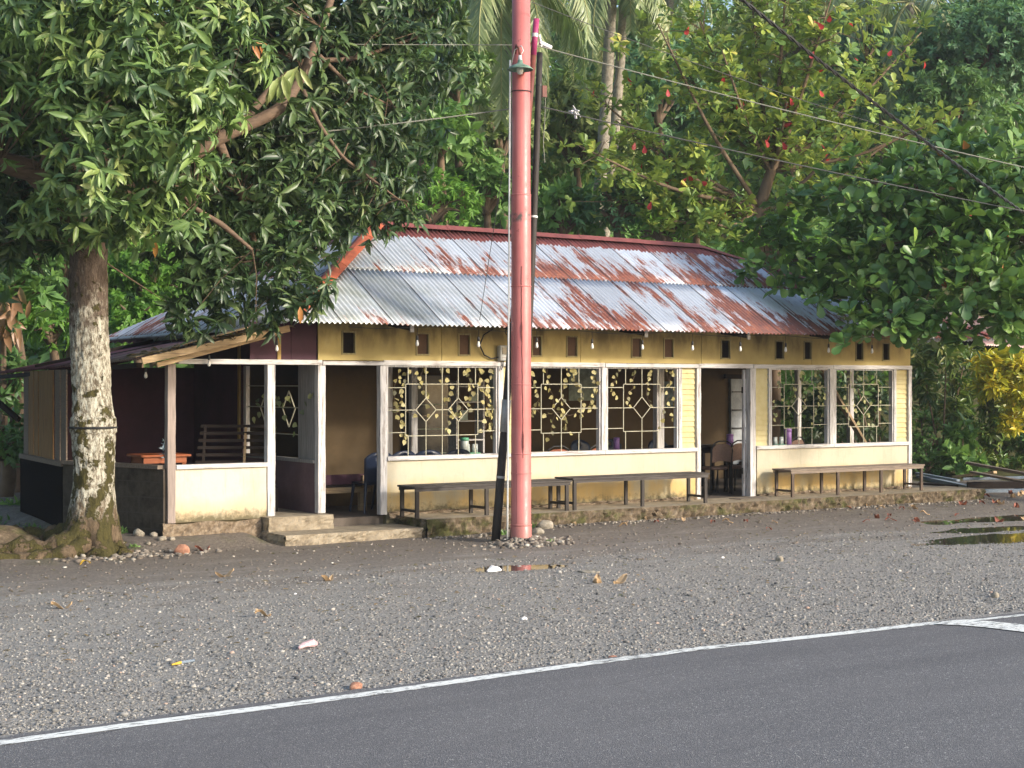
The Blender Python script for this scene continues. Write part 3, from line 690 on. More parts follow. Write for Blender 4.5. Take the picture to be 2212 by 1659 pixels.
# clapboard panels
def clap(x0, x1):
    mb = MB(); n = 15; z = S1
    h = (H0 - S1) / n
    for i in range(n):
        za, zb = z + i * h, z + (i + 1) * h + .008; j = random.uniform(-.002, .002)
        mb.add([(x0, .012 + j, za), (x1, .012, za), (x1, .032, zb), (x0, .032 + j, zb), (x0, .022 + j, za), (x1, .022, za), (x1, .042, zb), (x0, .042 + j, zb)],
               [(0, 1, 2, 3), (5, 4, 7, 6), (0, 4, 5, 1), (3, 2, 6, 7), (0, 3, 7, 4), (1, 5, 6, 2)])
    mb.build('clapboard_panel', 'clap', B)
clap(1.9, 2.2); clap(5.225, 5.515); clap(6.752, 7.04); clap(10.0, 10.29)
# window frames and iron grilles
def window(x0, x1, ndia):
    mb = MB(); y0, y1 = .005, .085; t = .028
    mb.box(x0, x0 + t, y0, y1, S1, H0); mb.box(x1 - t, x1, y0, y1, S1, H0); mb.box(x0 + t, x1 - t, y0 + .003, y1, H0 - .02, H0); 
    f = mb.build('window_frame', 'whitez', B)
    g = MB(); a, b = x0 + t, x1 - t; y = .035; r = .005; zt, zb = H0 - .02, S1; zc = (zt + zb) / 2 + .02
    if ndia == 2: ql, qr, cs = a + .29 * (b - a) * .62, b - .28 * (b - a) * .62 , None
    wd = b - a
    if ndia == 2: ql, qr = a + wd * .165, b - wd * .165; cx_ = [a + wd * .35, a + wd * .65]; dr = .165
    else: ql, qr = a + wd * .235, b - wd * .235; cx_ = [a + wd * .5]; dr = .165
    qt, qb = zc + .36, zc - .36; R_ = lambda p, q: g.bar((p[0], y, p[1]), (q[0], y, q[1]), r * 2, r * 2, (0, 1, 0))
    R_((ql, qt), (qr, qt)); R_((ql, qb), (qr, qb)); R_((ql, qb), (ql, qt)); R_((qr, qb), (qr, qt))
    for sgn, q, e_ in ((-1, ql, a), (1, qr, b)):
        R_((e_, zc + .31), (q, zc + .31)); R_((e_, zc - .31), (q, zc - .31)); R_((e_, zc), (q, zc))
    xi = [ql + .04, qr - .04]
    for x in xi: R_((x, qt), (x, zt)); R_((x, qb), (x, zb))
    if ndia == 2: m_ = (a + b) / 2; R_((m_, zt), (m_, zb))
    last = ql
    for c in cx_:
        R_((last, zc), (c - dr, zc)); last = c + dr
        R_((c, zt), (c, zc + dr)); R_((c, zb), (c, zc - dr))
        for p, q in (((c - dr, zc), (c, zc + dr)), ((c, zc + dr), (c + dr, zc)), ((c + dr, zc), (c, zc - dr)), ((c, zc - dr), (c - dr, zc))): R_(p, q)
    R_((last, zc), (qr, zc))
    g.build('grille', 'iron', f)
    return f
W = [(0.0, 1.815, 2), (2.245, 3.66, 1), (3.765, 5.16, 1), (7.09, 8.40, 1), (8.545, 9.94, 1)]
for a, b, n_ in W: window(a, b, n_)
# inside shell
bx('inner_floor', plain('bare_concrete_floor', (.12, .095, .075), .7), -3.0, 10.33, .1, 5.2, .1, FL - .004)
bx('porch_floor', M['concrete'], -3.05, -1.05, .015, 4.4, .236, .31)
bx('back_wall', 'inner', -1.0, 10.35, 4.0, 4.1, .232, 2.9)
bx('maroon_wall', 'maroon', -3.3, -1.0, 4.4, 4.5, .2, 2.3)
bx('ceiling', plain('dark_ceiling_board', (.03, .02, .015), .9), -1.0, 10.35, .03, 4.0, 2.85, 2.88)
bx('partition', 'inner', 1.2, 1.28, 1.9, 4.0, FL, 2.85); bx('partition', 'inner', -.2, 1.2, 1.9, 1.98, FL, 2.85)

# side partition at the porch: ochre inside, maroon below on the porch side
px0 = -1.04
def part(name, m, y0, y1, z0, z1, x0=-1.04, x1=-1.0): return bx(name, m, x0, x1, y0, y1, z0, z1)
part('side_wall', M.setdefault('mauve', plain('faded_mauve_plaster', (.16, .10, .11), .85, .3, 2)), .09, 2.5, .3, .98); part('side_wall', 'maroon', 2.5, 4.4, .3, 2.9); part('side_wall', 'maroon', .05, 2.5, 2.32, 3.0)
part('side_wall', 'inner', .09, 4.0, .3, .97, -.999, -.97)
bx('sill', 'greyboard', -1.07, -.99, .09, 2.5, .981, 1.03); 
sw = bx('window_frame', 'whitez', -1.06, -1.0, 2.33, 2.42, 1.03, 2.31)
bx('board_panel', 'greyboard', -1.035, -1.01, .09, .62, 1.031, 2.315)
g = MB()
for y in (1.0, 1.45, 2.0, ): g.bar((-1.02, y, 1.03), (-1.02, y, 2.31), .014, .014)
for z in (1.35, 1.72, 2.02): g.bar((-1.02, .62, z), (-1.02, 2.35, z), .014, .014)
for c in (.95, 1.7):
    for p, q in (((c - .2, 1.7), (c, 1.95)), ((c, 1.95), (c + .2, 1.7)), ((c + .2, 1.7), (c, 1.45)), ((c, 1.45), (c - .2, 1.7))): g.bar((-1.02, p[0], p[1]), (-1.02, q[0], q[1]), .014, .014)
g.build('grille', 'iron', sw)
bx('batten', plain('mustard_batten', (.4, .26, .08), .8), -1.07, -1.042, 2.56, 2.62, 1.2, 2.9)
# maroon gable panels over the porch head beam
bx('gable_panel', 'maroon', -2.0, -1.42, .03, .05, H1, 2.86); bx('gable_panel', 'maroon', -1.415, -1.05, .028, .05, H1, 2.95)
bx('batten', plain('mustard_batten_short', (.36, .24, .08), .8), -1.62, -1.57, .01, .028, H1, 2.8)
# right end wall: low wall and posts, open above
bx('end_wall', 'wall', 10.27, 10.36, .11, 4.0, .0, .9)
bx('end_wall', 'inner', 10.28, 10.35, .3, 4.0, 2.35, 2.9)
for y in (.12, 1.35, 2.7, 3.85): bx('post', 'whitez', 10.275, 10.365, y, y + .09, .9, 2.35)
for y in (1.9,): MB().bar((10.2, .9, .95), (10.2, 2.0, 2.3), .06, .09).build('brace', 'rafter', B)
# interior posts seen through the first window
for a_, b_ in ((838, 848), (889, 902)):
    xa, xb = onY(a_, 900, 1.7)[0], onY(b_, 900, 1.7)[0]; bx('inner_post', 'whitez', xa, xb, 1.7, 1.78, FL, 2.84)
bx('inner_post', 'whitez', 5.45, 5.6, .9, 1.0, FL, 2.84)
# door leaf folded inward at the right doorway
dl = bx('door_leaf', 'whitez', 6.585, 6.627, .095, .135, FL + .01, 2.28); 
for z in (.6, 1.9): bx('hinge', 'black', 6.572, 6.584, .1, .13, z, z + .1, parent=dl)
# back doorway with view to a block wall
bx('back_doorway', plain('daylit_block_wall', (.34, .36, .38), .9, .3, 6), 9.7, 10.25, 3.93, 3.995, .5, 2.15)
mb = MB()
for z in (1.2, 1.55, 1.9): mb.bar((9.7, 3.9, z), (10.25, 3.9, z), .02, .02)
mb.build('back_grille', 'black', B)
bx('door_lintel', 'darkwood', 9.5, 10.27, 3.86, 3.92, 2.16, 2.24)

# ---------------------------------------------------------------- roofs
def corr(name, O, U, Sd, ulen, lo, hi, m, parent, pitch=.076, amp=.016, lap=1.62, u0=0.0, ):
    O, U, Sd = (np.array(x, float) for x in (O, U, Sd)); Nn = np.cross(U, Sd); Nn /= np.linalg.norm(Nn)
    if Nn[2] < 0: Nn = -Nn
    nu = int(ulen / pitch * 6); us = np.linspace(u0, u0 + ulen, nu + 1); Vs = []; UV = []; L_ = []; cnt = 0; rws = 5
    vmax = max(hi(u) for u in us); nrow = int(math.ceil(vmax / lap))
    for rwi in range(nrow):
        a0, b0 = rwi * lap - (.06 if rwi else 0), (rwi + 1) * lap
        va = np.array([min(max(lo(u), a0) if rwi == 0 else a0, hi(u)) for u in us]); vb = np.array([min(b0, hi(u)) for u in us])
        va = np.where((rwi == 0), np.array([lo(u) for u in us]), va)
        if rwi == 0: va = va + .006 * np.sin(np.floor(us / .76) * 2.3) 
        va = np.minimum(va, vb)
        valid = vb - va > .01
        for t in range(rws + 1):
            v = va + (vb - va) * t / rws
            h = amp * np.sin(us / pitch * 2 * math.pi) + (.002 * rwi) + .0015 * np.sin(v * 3 + np.floor(us / .76) * 1.7) + (.0015 * (1 - t / rws) if rwi else .0)
            h = h + .004 * ((us % .76) < .09)
            Vs.append(O + us[:, None] * U + v[:, None] * Sd + h[:, None] * Nn); UV.append(np.stack([us, v], -1))
        for t in range(rws):
            k = cnt + t * (nu + 1) + np.nonzero(valid[:-1] | valid[1:])[0]
            L_.append(np.stack([k, k + 1, k + nu + 2, k + nu + 1], -1).ravel())
        cnt += (rws + 1) * (nu + 1)
    loops = np.concatenate(L_); nf = len(loops) // 4
    o = npmesh(name, np.concatenate(Vs), loops, np.arange(nf) * 4, np.full(nf, 4), m, parent, smooth=True, uv=np.concatenate(UV))
    sm = o.modifiers.new('solid', 'SOLIDIFY'); sm.thickness = .003
    return o
A_, Bq = np.array((.78, 1.73, 4.43)), np.array((7.0, 1.73, 4.40))
C_, D_ = np.array((-1.90, -.90, 2.83)), np.array((11.57, -.90, 2.83)); E_, F_ = np.array((-1.95, 5.95, 2.72)), np.array((11.5, 5.5, 2.72))
sv = np.array((0, 2.63, 1.585)); SL = np.linalg.norm(sv); sv /= SL; UL = D_[0] - C_[0]
hiF = lambda u: max(0.0, min(SL, u / (A_[0] - C_[0]) * SL, (UL - u) / (D_[0] - Bq[0]) * SL))
roof = corr('roof', C_, (1, 0, 0), sv, UL, lambda u: 0.0, hiF, 'zinc', B)
# left hip face (corrugation runs down towards -X)
sl_ = np.array((.86, 0, .515)); sl_ /= np.linalg.norm(sl_); dyL = E_[1] - C_[1]
topL = (A_[0] - C_[0]) / sl_[0]
hiL = lambda u: max(0.0, min(u / (A_[1] - C_[1]), (dyL - u) / (E_[1] - A_[1])) * topL)
corr('hip_sheeting', C_ + np.array((0, 0, -.01)), (0, 1, 0), sl_, dyL, lambda u: -.12 if u > 1.2 else 0.0, hiL, 'zinc2', B, lap=1.9)
sr = np.array((Bq[0] - D_[0], 0, Bq[2] - D_[2])); tr = np.linalg.norm(sr); sr /= tr
corr('hip_sheeting', D_ + np.array((0, 0, -.01)), (0, 1, 0), sr, F_[1] - D_[1], lambda u: 0.0, lambda u: max(0, min(u / 2.63, (6.4 - u) / 3.77) * tr), 'zinc2', B, lap=1.9)
sb = np.array((0, Bq[1] - F_[1], Bq[2] - F_[2])); tb = np.linalg.norm(sb); sb /= tb
corr('back_sheeting', E_ + np.array((0, -.2, 0)), (1, 0, 0), sb, 13.4, lambda u: 0.0, lambda u: max(0, min(tb, u / 2.73 * tb, (13.4 - u) / 4.5 * tb)), 'zinc2', B, lap=2.0, pitch=.12)
def cap(name, p, q, w, m, parent, drop=.05, lift=.03, seg=4):
    p, q = np.array(p, float), np.array(q, float); mb = MB()
    d = unit(q - p); s_ = unit(np.cross(d, (0, 0, 1)))
    for i in range(seg):
        a, b = p + (q - p) * i / seg - d * .03, p + (q - p) * (i + 1) / seg; k_ = lift + .006 * (i % 2)
        vs = []
        for e_ in (a, b):
            for o_, z_ in ((-w, -drop), (-w * .25, 0), (w * .25, 0), (w, -drop)): vs.append(e_ + s_ * o_ + np.array((0, 0, k_ + z_)))
        mb.add(vs, [(0, 1, 5, 4), (1, 2, 6, 5), (2, 3, 7, 6)])
    return mb.build(name, m, parent, solid=.003)
cap('ridge_cap', A_ - np.array((.05, 0, 0)), Bq, .13, 'ridge', roof, .075, .055, 5)
cap('hip_cap', C_ + (A_ - C_) * .06, A_, .13, 'cap', roof, .06, .055, 6)
cap('hip_cap', Bq, D_, .11, 'ridge', roof, .05, .05, 5)
cap('hip_cap', E_, A_, .11, 'ridge', roof, .06, .05, 5)
# lower maroon shed roof to the left of the porch
LB = np.array((-1.68, -.32, 2.765)); ls = np.array((1.92, 0, .41)); tl = np.linalg.norm(ls); ls /= tl
Ush = unit(np.array((-.04, 6.45, -.14)))
so_ = LB - ls * tl
corr('porch_roof', so_, Ush, ls, 6.5, lambda u: 0.0, lambda u: tl + .35 if u > .7 else tl, 'maroonroof', B, lap=3)
MB().bar(so_ + np.array((.0, -.05, -.03)), LB + np.array((.05, -.05, .0)), .035, .085).build('barge_board', 'rafter', B, bevel=.004)
MB().bar(so_ + np.array((.25, .12, -.075)), LB + np.array((0, .12, -.05)), .05, .06).build('rafter', 'rafter', B)
MB().bar(so_ + np.array((.0, .3, .02)), LB + np.array((-.35, .15, .035)), .35, .012).build('loose_board', 'rafter', B)
for y in (1.6, 3.2, 4.8): MB().bar(so_ + np.array((.1, y, -.05)), LB + np.array((0, y, -.05)), .05, .06).build('rafter', 'darkwood', B)
MB().box(-3.0, -2.86, -.12, .02, H1 + .0, H1 + .055).build('beam_end', 'rafter', B, bevel=.004)
MB().bar((-3.5, 0, 2.28), (-3.6, 6.0, 2.16), .07, .06).build('eave_beam', 'darkwood', B)
MB().bar((-3.57, 5.1, 1.5), (-4.1, 5.9, 2.15), .07, .07).build('brace', 'darkwood', B)
# rafter brackets under the front eave
for x in (.02, 1.92, 4.0, 6.02, 7.95):
    mb = MB(); mb.add([(x, 0, 2.84), (x + .045, 0, 2.84), (x + .045, 0, 2.98), (x, 0, 2.98), (x, -.62, 2.76), (x + .045, -.62, 2.76), (x + .045, -.62, 2.86), (x, -.62, 2.86)],
           [(0, 1, 2, 3), (7, 6, 5, 4), (0, 4, 5, 1), (3, 2, 6, 7), (0, 3, 7, 4), (1, 5, 6, 2)]); b_ = mb.build('rafter', 'darkwood', B)
    MB().box(x - .004, x + .05, -.64, -.621, 2.74, 2.84).build('rafter_end', 'white', b_)
bx('eave_batten', 'darkwood', -1.6, 11.4, -.66, -.61, 2.90, 2.935)
# left side of the porch: block wall, slab, plank wall
pA, pB, pC = np.array((-3.14, .02)), np.array((-3.62, 1.25)), np.array((-3.80, 2.0)); pD = np.array((-3.57, 4.85))
def wseg(name, m, p, q, z0, z1, th=.1, parent=None):
    return MB().bar((p[0], p[1], (z0 + z1) / 2), (q[0], q[1], (z0 + z1) / 2), th, z1 - z0).build(name, m, parent or B)
def _m():
    n = N('bare_block_courses'); p = n.pos; z = n.sep(p)[2]; y = n.sep(p)[1]; b = n.noise(p, 6, 6, .7)
    course = n.math('FRACT', n.math('MULTIPLY', z, 5)); row = n.math('FLOOR', n.math('MULTIPLY', z, 5))
    jn = n.math('FRACT', n.math('ADD', n.math('MULTIPLY', y, 2.4), n.math('MULTIPLY', row, .5)))
    mort = n.math('MAXIMUM', n.math('LESS_THAN', course, .07), n.math('LESS_THAN', jn, .035))
    c = n.ramp(b, [(.3, (.03, .024, .018)), (.7, (.09, .074, .057))])
    c = n.mix(n.math('MULTIPLY', mort, .7), c, (.07, .06, .05))
    return n.out(n.bsdf(c, .95, n.bump(n.math('SUBTRACT', b, mort), .6, .01), 0, .2))
M['blocks'] = _m()
wseg('block_wall', 'blocks', pA, pB, -.05, .97, .1); wseg('block_wall', 'blocks', pB, pC, -.05, .965, .1)
wseg('wall_coping', 'oldboard', pA + np.array((-.03, .03)), pC, .972, 1.02, .18)
wseg('block_wall', plain('shade_darkened_plinth', (.004, .003, .003), .95, spec=.05), pC, pD, -.05, .93, .1)  # dark plinth taken near black, the left trees' shade put into its colour
wseg('plank_sill', 'oldboard', pC, pD, .935, 1.0, .14)
for i in range(8):
    t0, t1 = i / 8 + .01, (i + 1) / 8 - random.uniform(0, .015)
    a, b = pC + (pD - pC) * t0, pC + (pD - pC) * t1; o_ = random.uniform(-.015, .015)
    q = MB().bar((a[0] + o_, a[1], 1.62), (b[0] + o_, b[1], 1.62), .02, 1.24).build('wall_plank', 'plank' if i in (2, 3, 4, 5, 6) else 'oldboard', B)

# ---------------------------------------------------------------- hanging bulbs and cable under the eave
wire = MB(); pts = [(x, -.62, 2.80 + .02 * math.sin(x * 3.1)) for x in np.arange(-.9, 10.3, .24)]
wire.tube(pts, .004, 5); setp(wire.build('eave_cable', 'black', origin=pts[0]), 'thin black cable strung under the front eave that feeds the bulbs', 'cable')
bl_lab = ['over the left doorway post', 'over the first barred window, left half', 'just right of the pink pole', 'over the second window mullion', 'over the third barred window', 'left of the right doorway, over the clapboard panel', 'over the right doorway',
          'over the fourth barred window', 'partly behind the almond leaves', 'nearest the right corner of the building']
def bulb(x, y, z, label, top, grp='bare bulbs hanging from the front eave'):
    b = thing('hanging_bulb', (x, y, z), label, 'light bulb', grp)
    MB().tube([(x, y, top), (x + .004, y, (top + z) / 2 + .05), (x, y, z + .1)], .004, 5).build('flex', 'black', b)
    MB().lathe((x, y, z), [(.0, .115), (.014, .11), (.017, .09), (.017, .05), (.0, .05)], 10).build('socket', 'socket', b, smooth=True)
    MB().lathe((x, y, z), [(.011, .05), (.014, .035), (.021, .012), (.023, -.006), (.019, -.022), (.008, -.031), (.0, -.033)], 12).build('glass', 'bulb', b, smooth=True)
    return b
for i, x in enumerate((.13, 1.10, 2.07, 3.04, 3.96, 4.92, 5.88, 6.83, 7.77, 8.76)):
    bulb(x, -.62, 2.585, 'bare white bulb hanging from the eave ' + bl_lab[i], 2.80)
bulb(-1.75, -.25, 2.50, 'small bulb dangling under the porch roof in front of the maroon gable panel', 2.72, 'small bulbs under the porch roof')
bulb(-2.62, -.1, 2.30, 'dark bulb hanging in front of the porch head beam', 2.55, 'small bulbs under the porch roof')
bulb(-3.2, .6, 2.15, 'small white bulb hanging inside the dark left side of the porch', 2.4, 'small bulbs under the porch roof')
# meter
mt = thing('electricity_meter', (1.86, -.06, 2.42), 'grey electricity meter box on the fascia beside the pink pole', 'meter')
MB().box(1.79, 1.95, -.10, -.016, 2.38, 2.60).build('case', 'metergrey', mt, bevel=.012); MB().box(1.825, 1.915, -.108, -.102, 2.47, 2.57).build('dial_window', 'meterwin', mt)
MB().box(1.83, 1.91, -.106, -.101, 2.405, 2.44).build('cover_plate', 'white', mt)
MB().tube([(1.42, -.5, 2.82), (1.45, -.2, 2.74), (1.47, -.06, 2.6), (1.56, -.04, 2.46), (1.68, -.04, 2.41), (1.79, -.05, 2.43)], .011, 7).build('supply_cable', 'black', mt, smooth=True)
MB().tube([(1.87, -.06, 2.38), (1.87, -.05, 2.3), (1.84, -.05, 2.25)], .008, 6).build('supply_cable', 'black', mt)
MB().tube([(1.62 + .07 * math.cos(t) + .1, -.45, 2.78 + .05 * math.sin(t)) for t in np.linspace(0, 11, 30)], .006, 5).build('cable_coil', 'black', mt)

# ---------------------------------------------------------------- garlands
gl_lab = ['thick faded artificial leaf garland trailing in the first barred window', 'pale artificial leaf garland in the window right of the pink pole', 'sparse artificial leaf garland in the third barred window',
          'greenish artificial leaf garland in the fourth barred window', 'small artificial leaf garland low in the rightmost barred window']
specs = [(0, [(.22, .35, 1.0), (.30, .36, .95), (.62, .5, .5), (1.0, .75, .9), (1.32, .55, .65), (1.72, .5, .95), (1.6, .3, .9)], 105, 'garland'), (1, [(.18, .1, .8), (.48, .2, 1.0), (.75, .35, .95), (1.0, .2, .7), (1.25, .4, .6)], 75, 'garland'),
         (2, [(.15, .2, .45), (.45, .3, .6), (.8, .3, .55), (1.12, .6, .9), (1.3, .3, .8)], 42, 'garland'), (3, [(.15, .4, .8), (.45, .3, .7), (.75, .3, .6), (1.0, .5, .9), (1.15, .3, .8)], 75, 'garlanddk'), (4, [(.3, .3, .8), (.5, .75, .9), (.75, .3, .9), (1.0, .5, .9)], 50, 'garlanddk')]
for (wi, strands, nl, mm), lab in zip(specs, gl_lab):
    a, b, _ = W[wi]; t = thing('leaf_garland', ((a + b) / 2, .06, H0 - .03), lab, 'garland', 'artificial leaf garlands on the window grilles')
    vine = MB(); P = []
    for (sx, l0, l1) in strands:
        x = a + sx / 1.8 * (b - a) if wi == 0 else a + .05 + sx; pts = []
        top = H0 - .04; bot = H0 - l1 * 1.02; s_ = random.uniform(0, 6)
        for q in range(14):
            tt = q / 13; pts.append((min(max(x + .07 * math.sin(s_ + tt * 5) + random.uniform(-.02, .02), a + .05), b - .05), .05 + .02 * math.sin(tt * 9), top + (bot - top) * tt))
        vine.tube(pts, .003, 4); P += [(pts[int(q)][0], pts[int(q)][1], pts[int(q)][2]) for q in np.linspace(0, 13, max(4, int(nl / len(strands))))]
    # one swag across the middle
    sw_ = [(a + .05 + (b - a - .1) * tt, .05, H0 - .58 - .12 * math.sin(tt * math.pi) + .03 * math.sin(tt * 17)) for tt in np.linspace(0, 1, 20)]
    if wi in (0, 1): vine.tube(sw_, .003, 4); P += sw_[3::2]
    vine.build('vine', 'twig', t)
    P = np.array(P); n_ = len(P); P = P + rng.normal(0, [.028, .01, .02], (n_, 3)); P[:, 0] = P[:, 0].clip(a + .04, b - .06)
    d = np.stack([rng.normal(0, .8, n_), rng.normal(-.1, .2, n_), rng.normal(-.55, .5, n_)], -1); nr = np.stack([rng.normal(.15, .35, n_), -np.ones(n_), rng.normal(.25, .3, n_)], -1)
    L = rng.uniform(.056, .085, n_)
    leafmesh('leaves', T_HEART, P, d, nr, L, L * .9, rng.uniform(0, 1, n_), mm, t)
t = thing('leaf_garland', (-1.05, 1.4, 2.0), 'few artificial leaves hanging on the porch side window grille', 'garland', 'artificial leaf garlands on the window grilles')
n_ = 26; P = np.stack([np.full(n_, -1.06), rng.uniform(.15, 2.3, n_), 1.9 - .55 * rng.uniform(0, 1, n_) ** 1.6], -1)
leafmesh('leaves', T_HEART, P, np.stack([rng.normal(0, .3, n_), rng.normal(0, .7, n_), rng.normal(-.6, .4, n_)], -1), np.stack([-np.ones(n_), rng.normal(-.6, .3, n_), rng.normal(.2, .3, n_)], -1), rng.uniform(.07, .1, n_), rng.uniform(.06, .085, n_), rng.uniform(0, 1, n_), 'garlanddk', t)

# ---------------------------------------------------------------- furniture
def bench(x0, x1, yf, yb, zt, legs, m, ml, label, stretch, name='bench'):
    z0 = .243; t = thing(name, ((x0 + x1) / 2, (yf + yb) / 2, z0), label, 'bench', 'long wooden benches on the pavement')
    mb = MB(); npl = 3; wd = (yb - yf) / npl
    for i in range(npl): mb.box(x0, x1, yf + i * wd + .003, yf + (i + 1) * wd - .003, zt - .025, zt + random.uniform(-.002, .002))
    mb.build('seat', m, t, bevel=.003)
    MB().box(x0 + .02, x1 - .02, yf + .012, yf + .034, zt - .07, zt - .027).build('apron', m, t); MB().box(x0 + .02, x1 - .02, yb - .034, yb - .012, zt - .07, zt - .027).build('apron', m, t)
    for x in legs:
        for y in (yf + .015, yb - .055): MB().box(x, x + .055, y, y + .035, z0, zt - .026).build('leg', ml, t, bevel=.003)
    for x in stretch: MB().box(x + .01, x + .04, yf + .05, yb - .055, z0 + .08, z0 + .115).build('stretcher', ml, t)
    for x in ((x0 + x1) / 2 - 1.0, (x0 + x1) / 2 + .9): MB().box(x, x + .42, yf + .1, yf + .16, zt - .055, zt - .027).build('cleat', ml, t)
    return t
bench(.02, 2.60, -.74, -.26, .675, (.05, 1.15, 2.5), 'benchwood', 'benchleg', 'dark long bench crossing behind the pink pole below the first window', (.05, 1.15, 2.5))
bench(2.63, 5.18, -.72, -.25, .70, (2.65, 3.88, 5.09), 'benchwood', 'benchleg', 'dark long bench between the pink pole and the right doorway', (2.65, 5.09))
bench(6.98, 10.08, -.58, -.14, .685, (7.02, 8.02, 9.02, 9.99), 'pale_bench', 'pale_leg', 'brown eight-legged bench under the windows right of the doorway', (7.02, 9.99))

def chair_plastic(x, y, rz, label, m='blue', group='dark blue plastic chairs in the dining room'):
    z = FL; t = thing('plastic_chair', (x, y, z), label, 'chair', group)
    c_, s_ = math.cos(rz), math.sin(rz)
    def T(p): return (x + p[0] * c_ - p[1] * s_, y + p[0] * s_ + p[1] * c_, z + p[2])
    mb = MB()
    for sx in (-1, 1):
        for sy in (-1, 1): MB().tube([T((sx * .19, sy * .19, .42)), T((sx * .235, sy * .235, 0))], [.024, .016], 8).build('leg', m, t)
    mb = MB(); mb.add([T((-.22, -.22, .43)), T((.22, -.22, .43)), T((.22, .2, .42)), T((-.22, .2, .42)), T((-.22, -.22, .40)), T((.22, -.22, .40)), T((.22, .2, .39)), T((-.22, .2, .39))],
        [(0, 1, 2, 3), (7, 6, 5, 4), (0, 4, 5, 1), (1, 5, 6, 2), (2, 6, 7, 3), (3, 7, 4, 0)]); mb.build('seat', m, t, bevel=.01)
    # curved back with a hand slot, arched top
    prof = []; nu, nv = 10, 8; vs = []
    for j in range(nv + 1):
        for i in range(nu + 1):
            u_ = i / nu * 2 - 1; v_ = j / nv; zz = .40 + .46 * v_ * (1 - .13 * u_ * u_ * u_ * u_) - .04 * v_ * u_ * u_
            vs.append(T((u_ * (.20 + .03 * v_), .20 + .07 * v_ - .05 * u_ * u_ * -1 * -1, zz)))
    fs = [(j * (nu + 1) + i, j * (nu + 1) + i + 1, (j + 1) * (nu + 1) + i + 1, (j + 1) * (nu + 1) + i) for j in range(nv) for i in range(nu) if not (j == 6 and i in (4, 5))]
    MB().add(vs, fs).build('backrest', m, t, smooth=True, solid=.012)
    return t
chair_plastic(.16, .72, R(178), 'dark blue plastic chair just inside the left doorway, its side to the post')
chair_plastic(.62, .9, R(185), 'dark blue plastic chair back behind the left end of the first window')
chair_plastic(1.10, .92, R(170), 'dark blue plastic chair back in the first window left of its centre bar')
chair_plastic(1.58, .95, R(182), 'dark blue plastic chair back right of the centre bar of the first window')
chair_plastic(5.35, 2.6, R(10), 'blue chair far inside, behind the second window right half'); chair_plastic(5.95, 2.65, R(-8), 'blue chair far inside beside the second window mullion'); chair_plastic(6.55, 2.0, R(5), 'blue chair far inside behind the third window')
def chair_weave(x, y, rz, label, m='redweave'):
    z = FL; t = thing('woven_back_chair', (x, y, z), label, 'chair', 'chairs with woven backs')
    c_, s_ = math.cos(rz), math.sin(rz)
    T = lambda p: (x + p[0] * c_ - p[1] * s_, y + p[0] * s_ + p[1] * c_, z + p[2])
    arch = [T((-.20, -.21, 0)), T((-.20, -.20, .45)), T((-.205, -.23, .72)), T((-.17, -.245, .83)), T((-.08, -.25, .875)), T((.08, -.25, .875)), T((.17, -.245, .83)), T((.205, -.23, .72)), T((.20, -.20, .45)), T((.20, -.21, 0))]
    MB().tube(arch, .012, 8).build('hoop_frame', 'black', t, smooth=True)
    vs = []; n_ = 8
    for j in range(5):
        for i in range(n_ + 1):
            u_ = i / n_ * 2 - 1; zz = .52 + (.83 - .52 - .07 * u_ ** 4) * j / 4
            if j == 0: zz += .03 * (1 - u_ * u_)
            vs.append(T((u_ * .185, -.215 - .03 * j / 4 - .015 * (1 - u_ * u_), zz)))
    MB().add(vs, [(j * 9 + i, j * 9 + i + 1, (j + 1) * 9 + i + 1, (j + 1) * 9 + i) for j in range(4) for i in range(8)]).build('backrest', m, t, solid=.012)
    MB().lathe(T((0, 0, .40)), [(0, 0), (.20, 0), (.215, .02), (.21, .045), (0, .05)], 20).build('seat', m if m == 'rattan' else 'rattan', t, smooth=True)
    for sx in (-1, 1): MB().tube([T((sx * .17, .16, .41)), T((sx * .2, .2, 0))], .011, 8).build('leg', 'black', t)
    return t
chair_weave(6.62, .85, R(-8), 'brown woven-back chair with black hoop frame in the right doorway, left of the pair', 'rattan')
chair_weave(7.10, .95, R(-5), 'brown woven-back chair beside the door leaf, right of the pair in the doorway', 'rattan')
chair_weave(3.16, .62, R(-4), 'red-brown woven chair back showing over the sill just right of the pink pole')
chair_weave(3.92, .66, R(3), 'red-brown woven chair back over the sill by the second window mullion')
chair_weave(8.95, 1.6, R(10), 'round-backed chair behind the rightmost window table', 'rattan'); chair_weave(8.2, 1.7, R(0), 'round-backed chair behind the jars of the fourth window', 'rattan')
def table(x0, x1, y0, y1, zt, m, label, name='dining_table', z0=FL, ml=None):
    t = thing(name, ((x0 + x1) / 2, (y0 + y1) / 2, z0), label, 'table'); ml = ml or m
    MB().box(x0, x1, y0, y1, zt - .03, zt).build('tabletop', m, t, bevel=.004)
    MB().box(x0 + .05, x1 - .05, y0 + .04, y0 + .06, zt - .11, zt - .031).build('apron', ml, t); 
    MB().box(x0 + .05, x0 + .07, y0 + .061, y1 - .04, zt - .11, zt - .031).build('apron', ml, t)
    for x in (x0 + .05, x1 - .1):
        for y in (y0 + .061, y1 - .1): MB().box(x, x + .05, y, y + .05, z0, zt - .031).build('leg', ml, t)
    return t
table(1.0, 2.6, 1.15, 1.75, .98, 'darkwood', 'dark dining table behind the first window carrying the green-lidded jar')
table(3.0, 4.9, 1.0, 1.6, .98, 'rafter', 'long dining table behind the second and third windows')
table(7.0, 9.6, 1.0, 1.5, .985, 'darkwood', 'dark dining table behind the right pair of windows')
table(-3.30, -2.62, .5, 1.05, 1.13, 'orange', 'orange varnished table on the porch behind the brown post', 'varnished_table', .31)
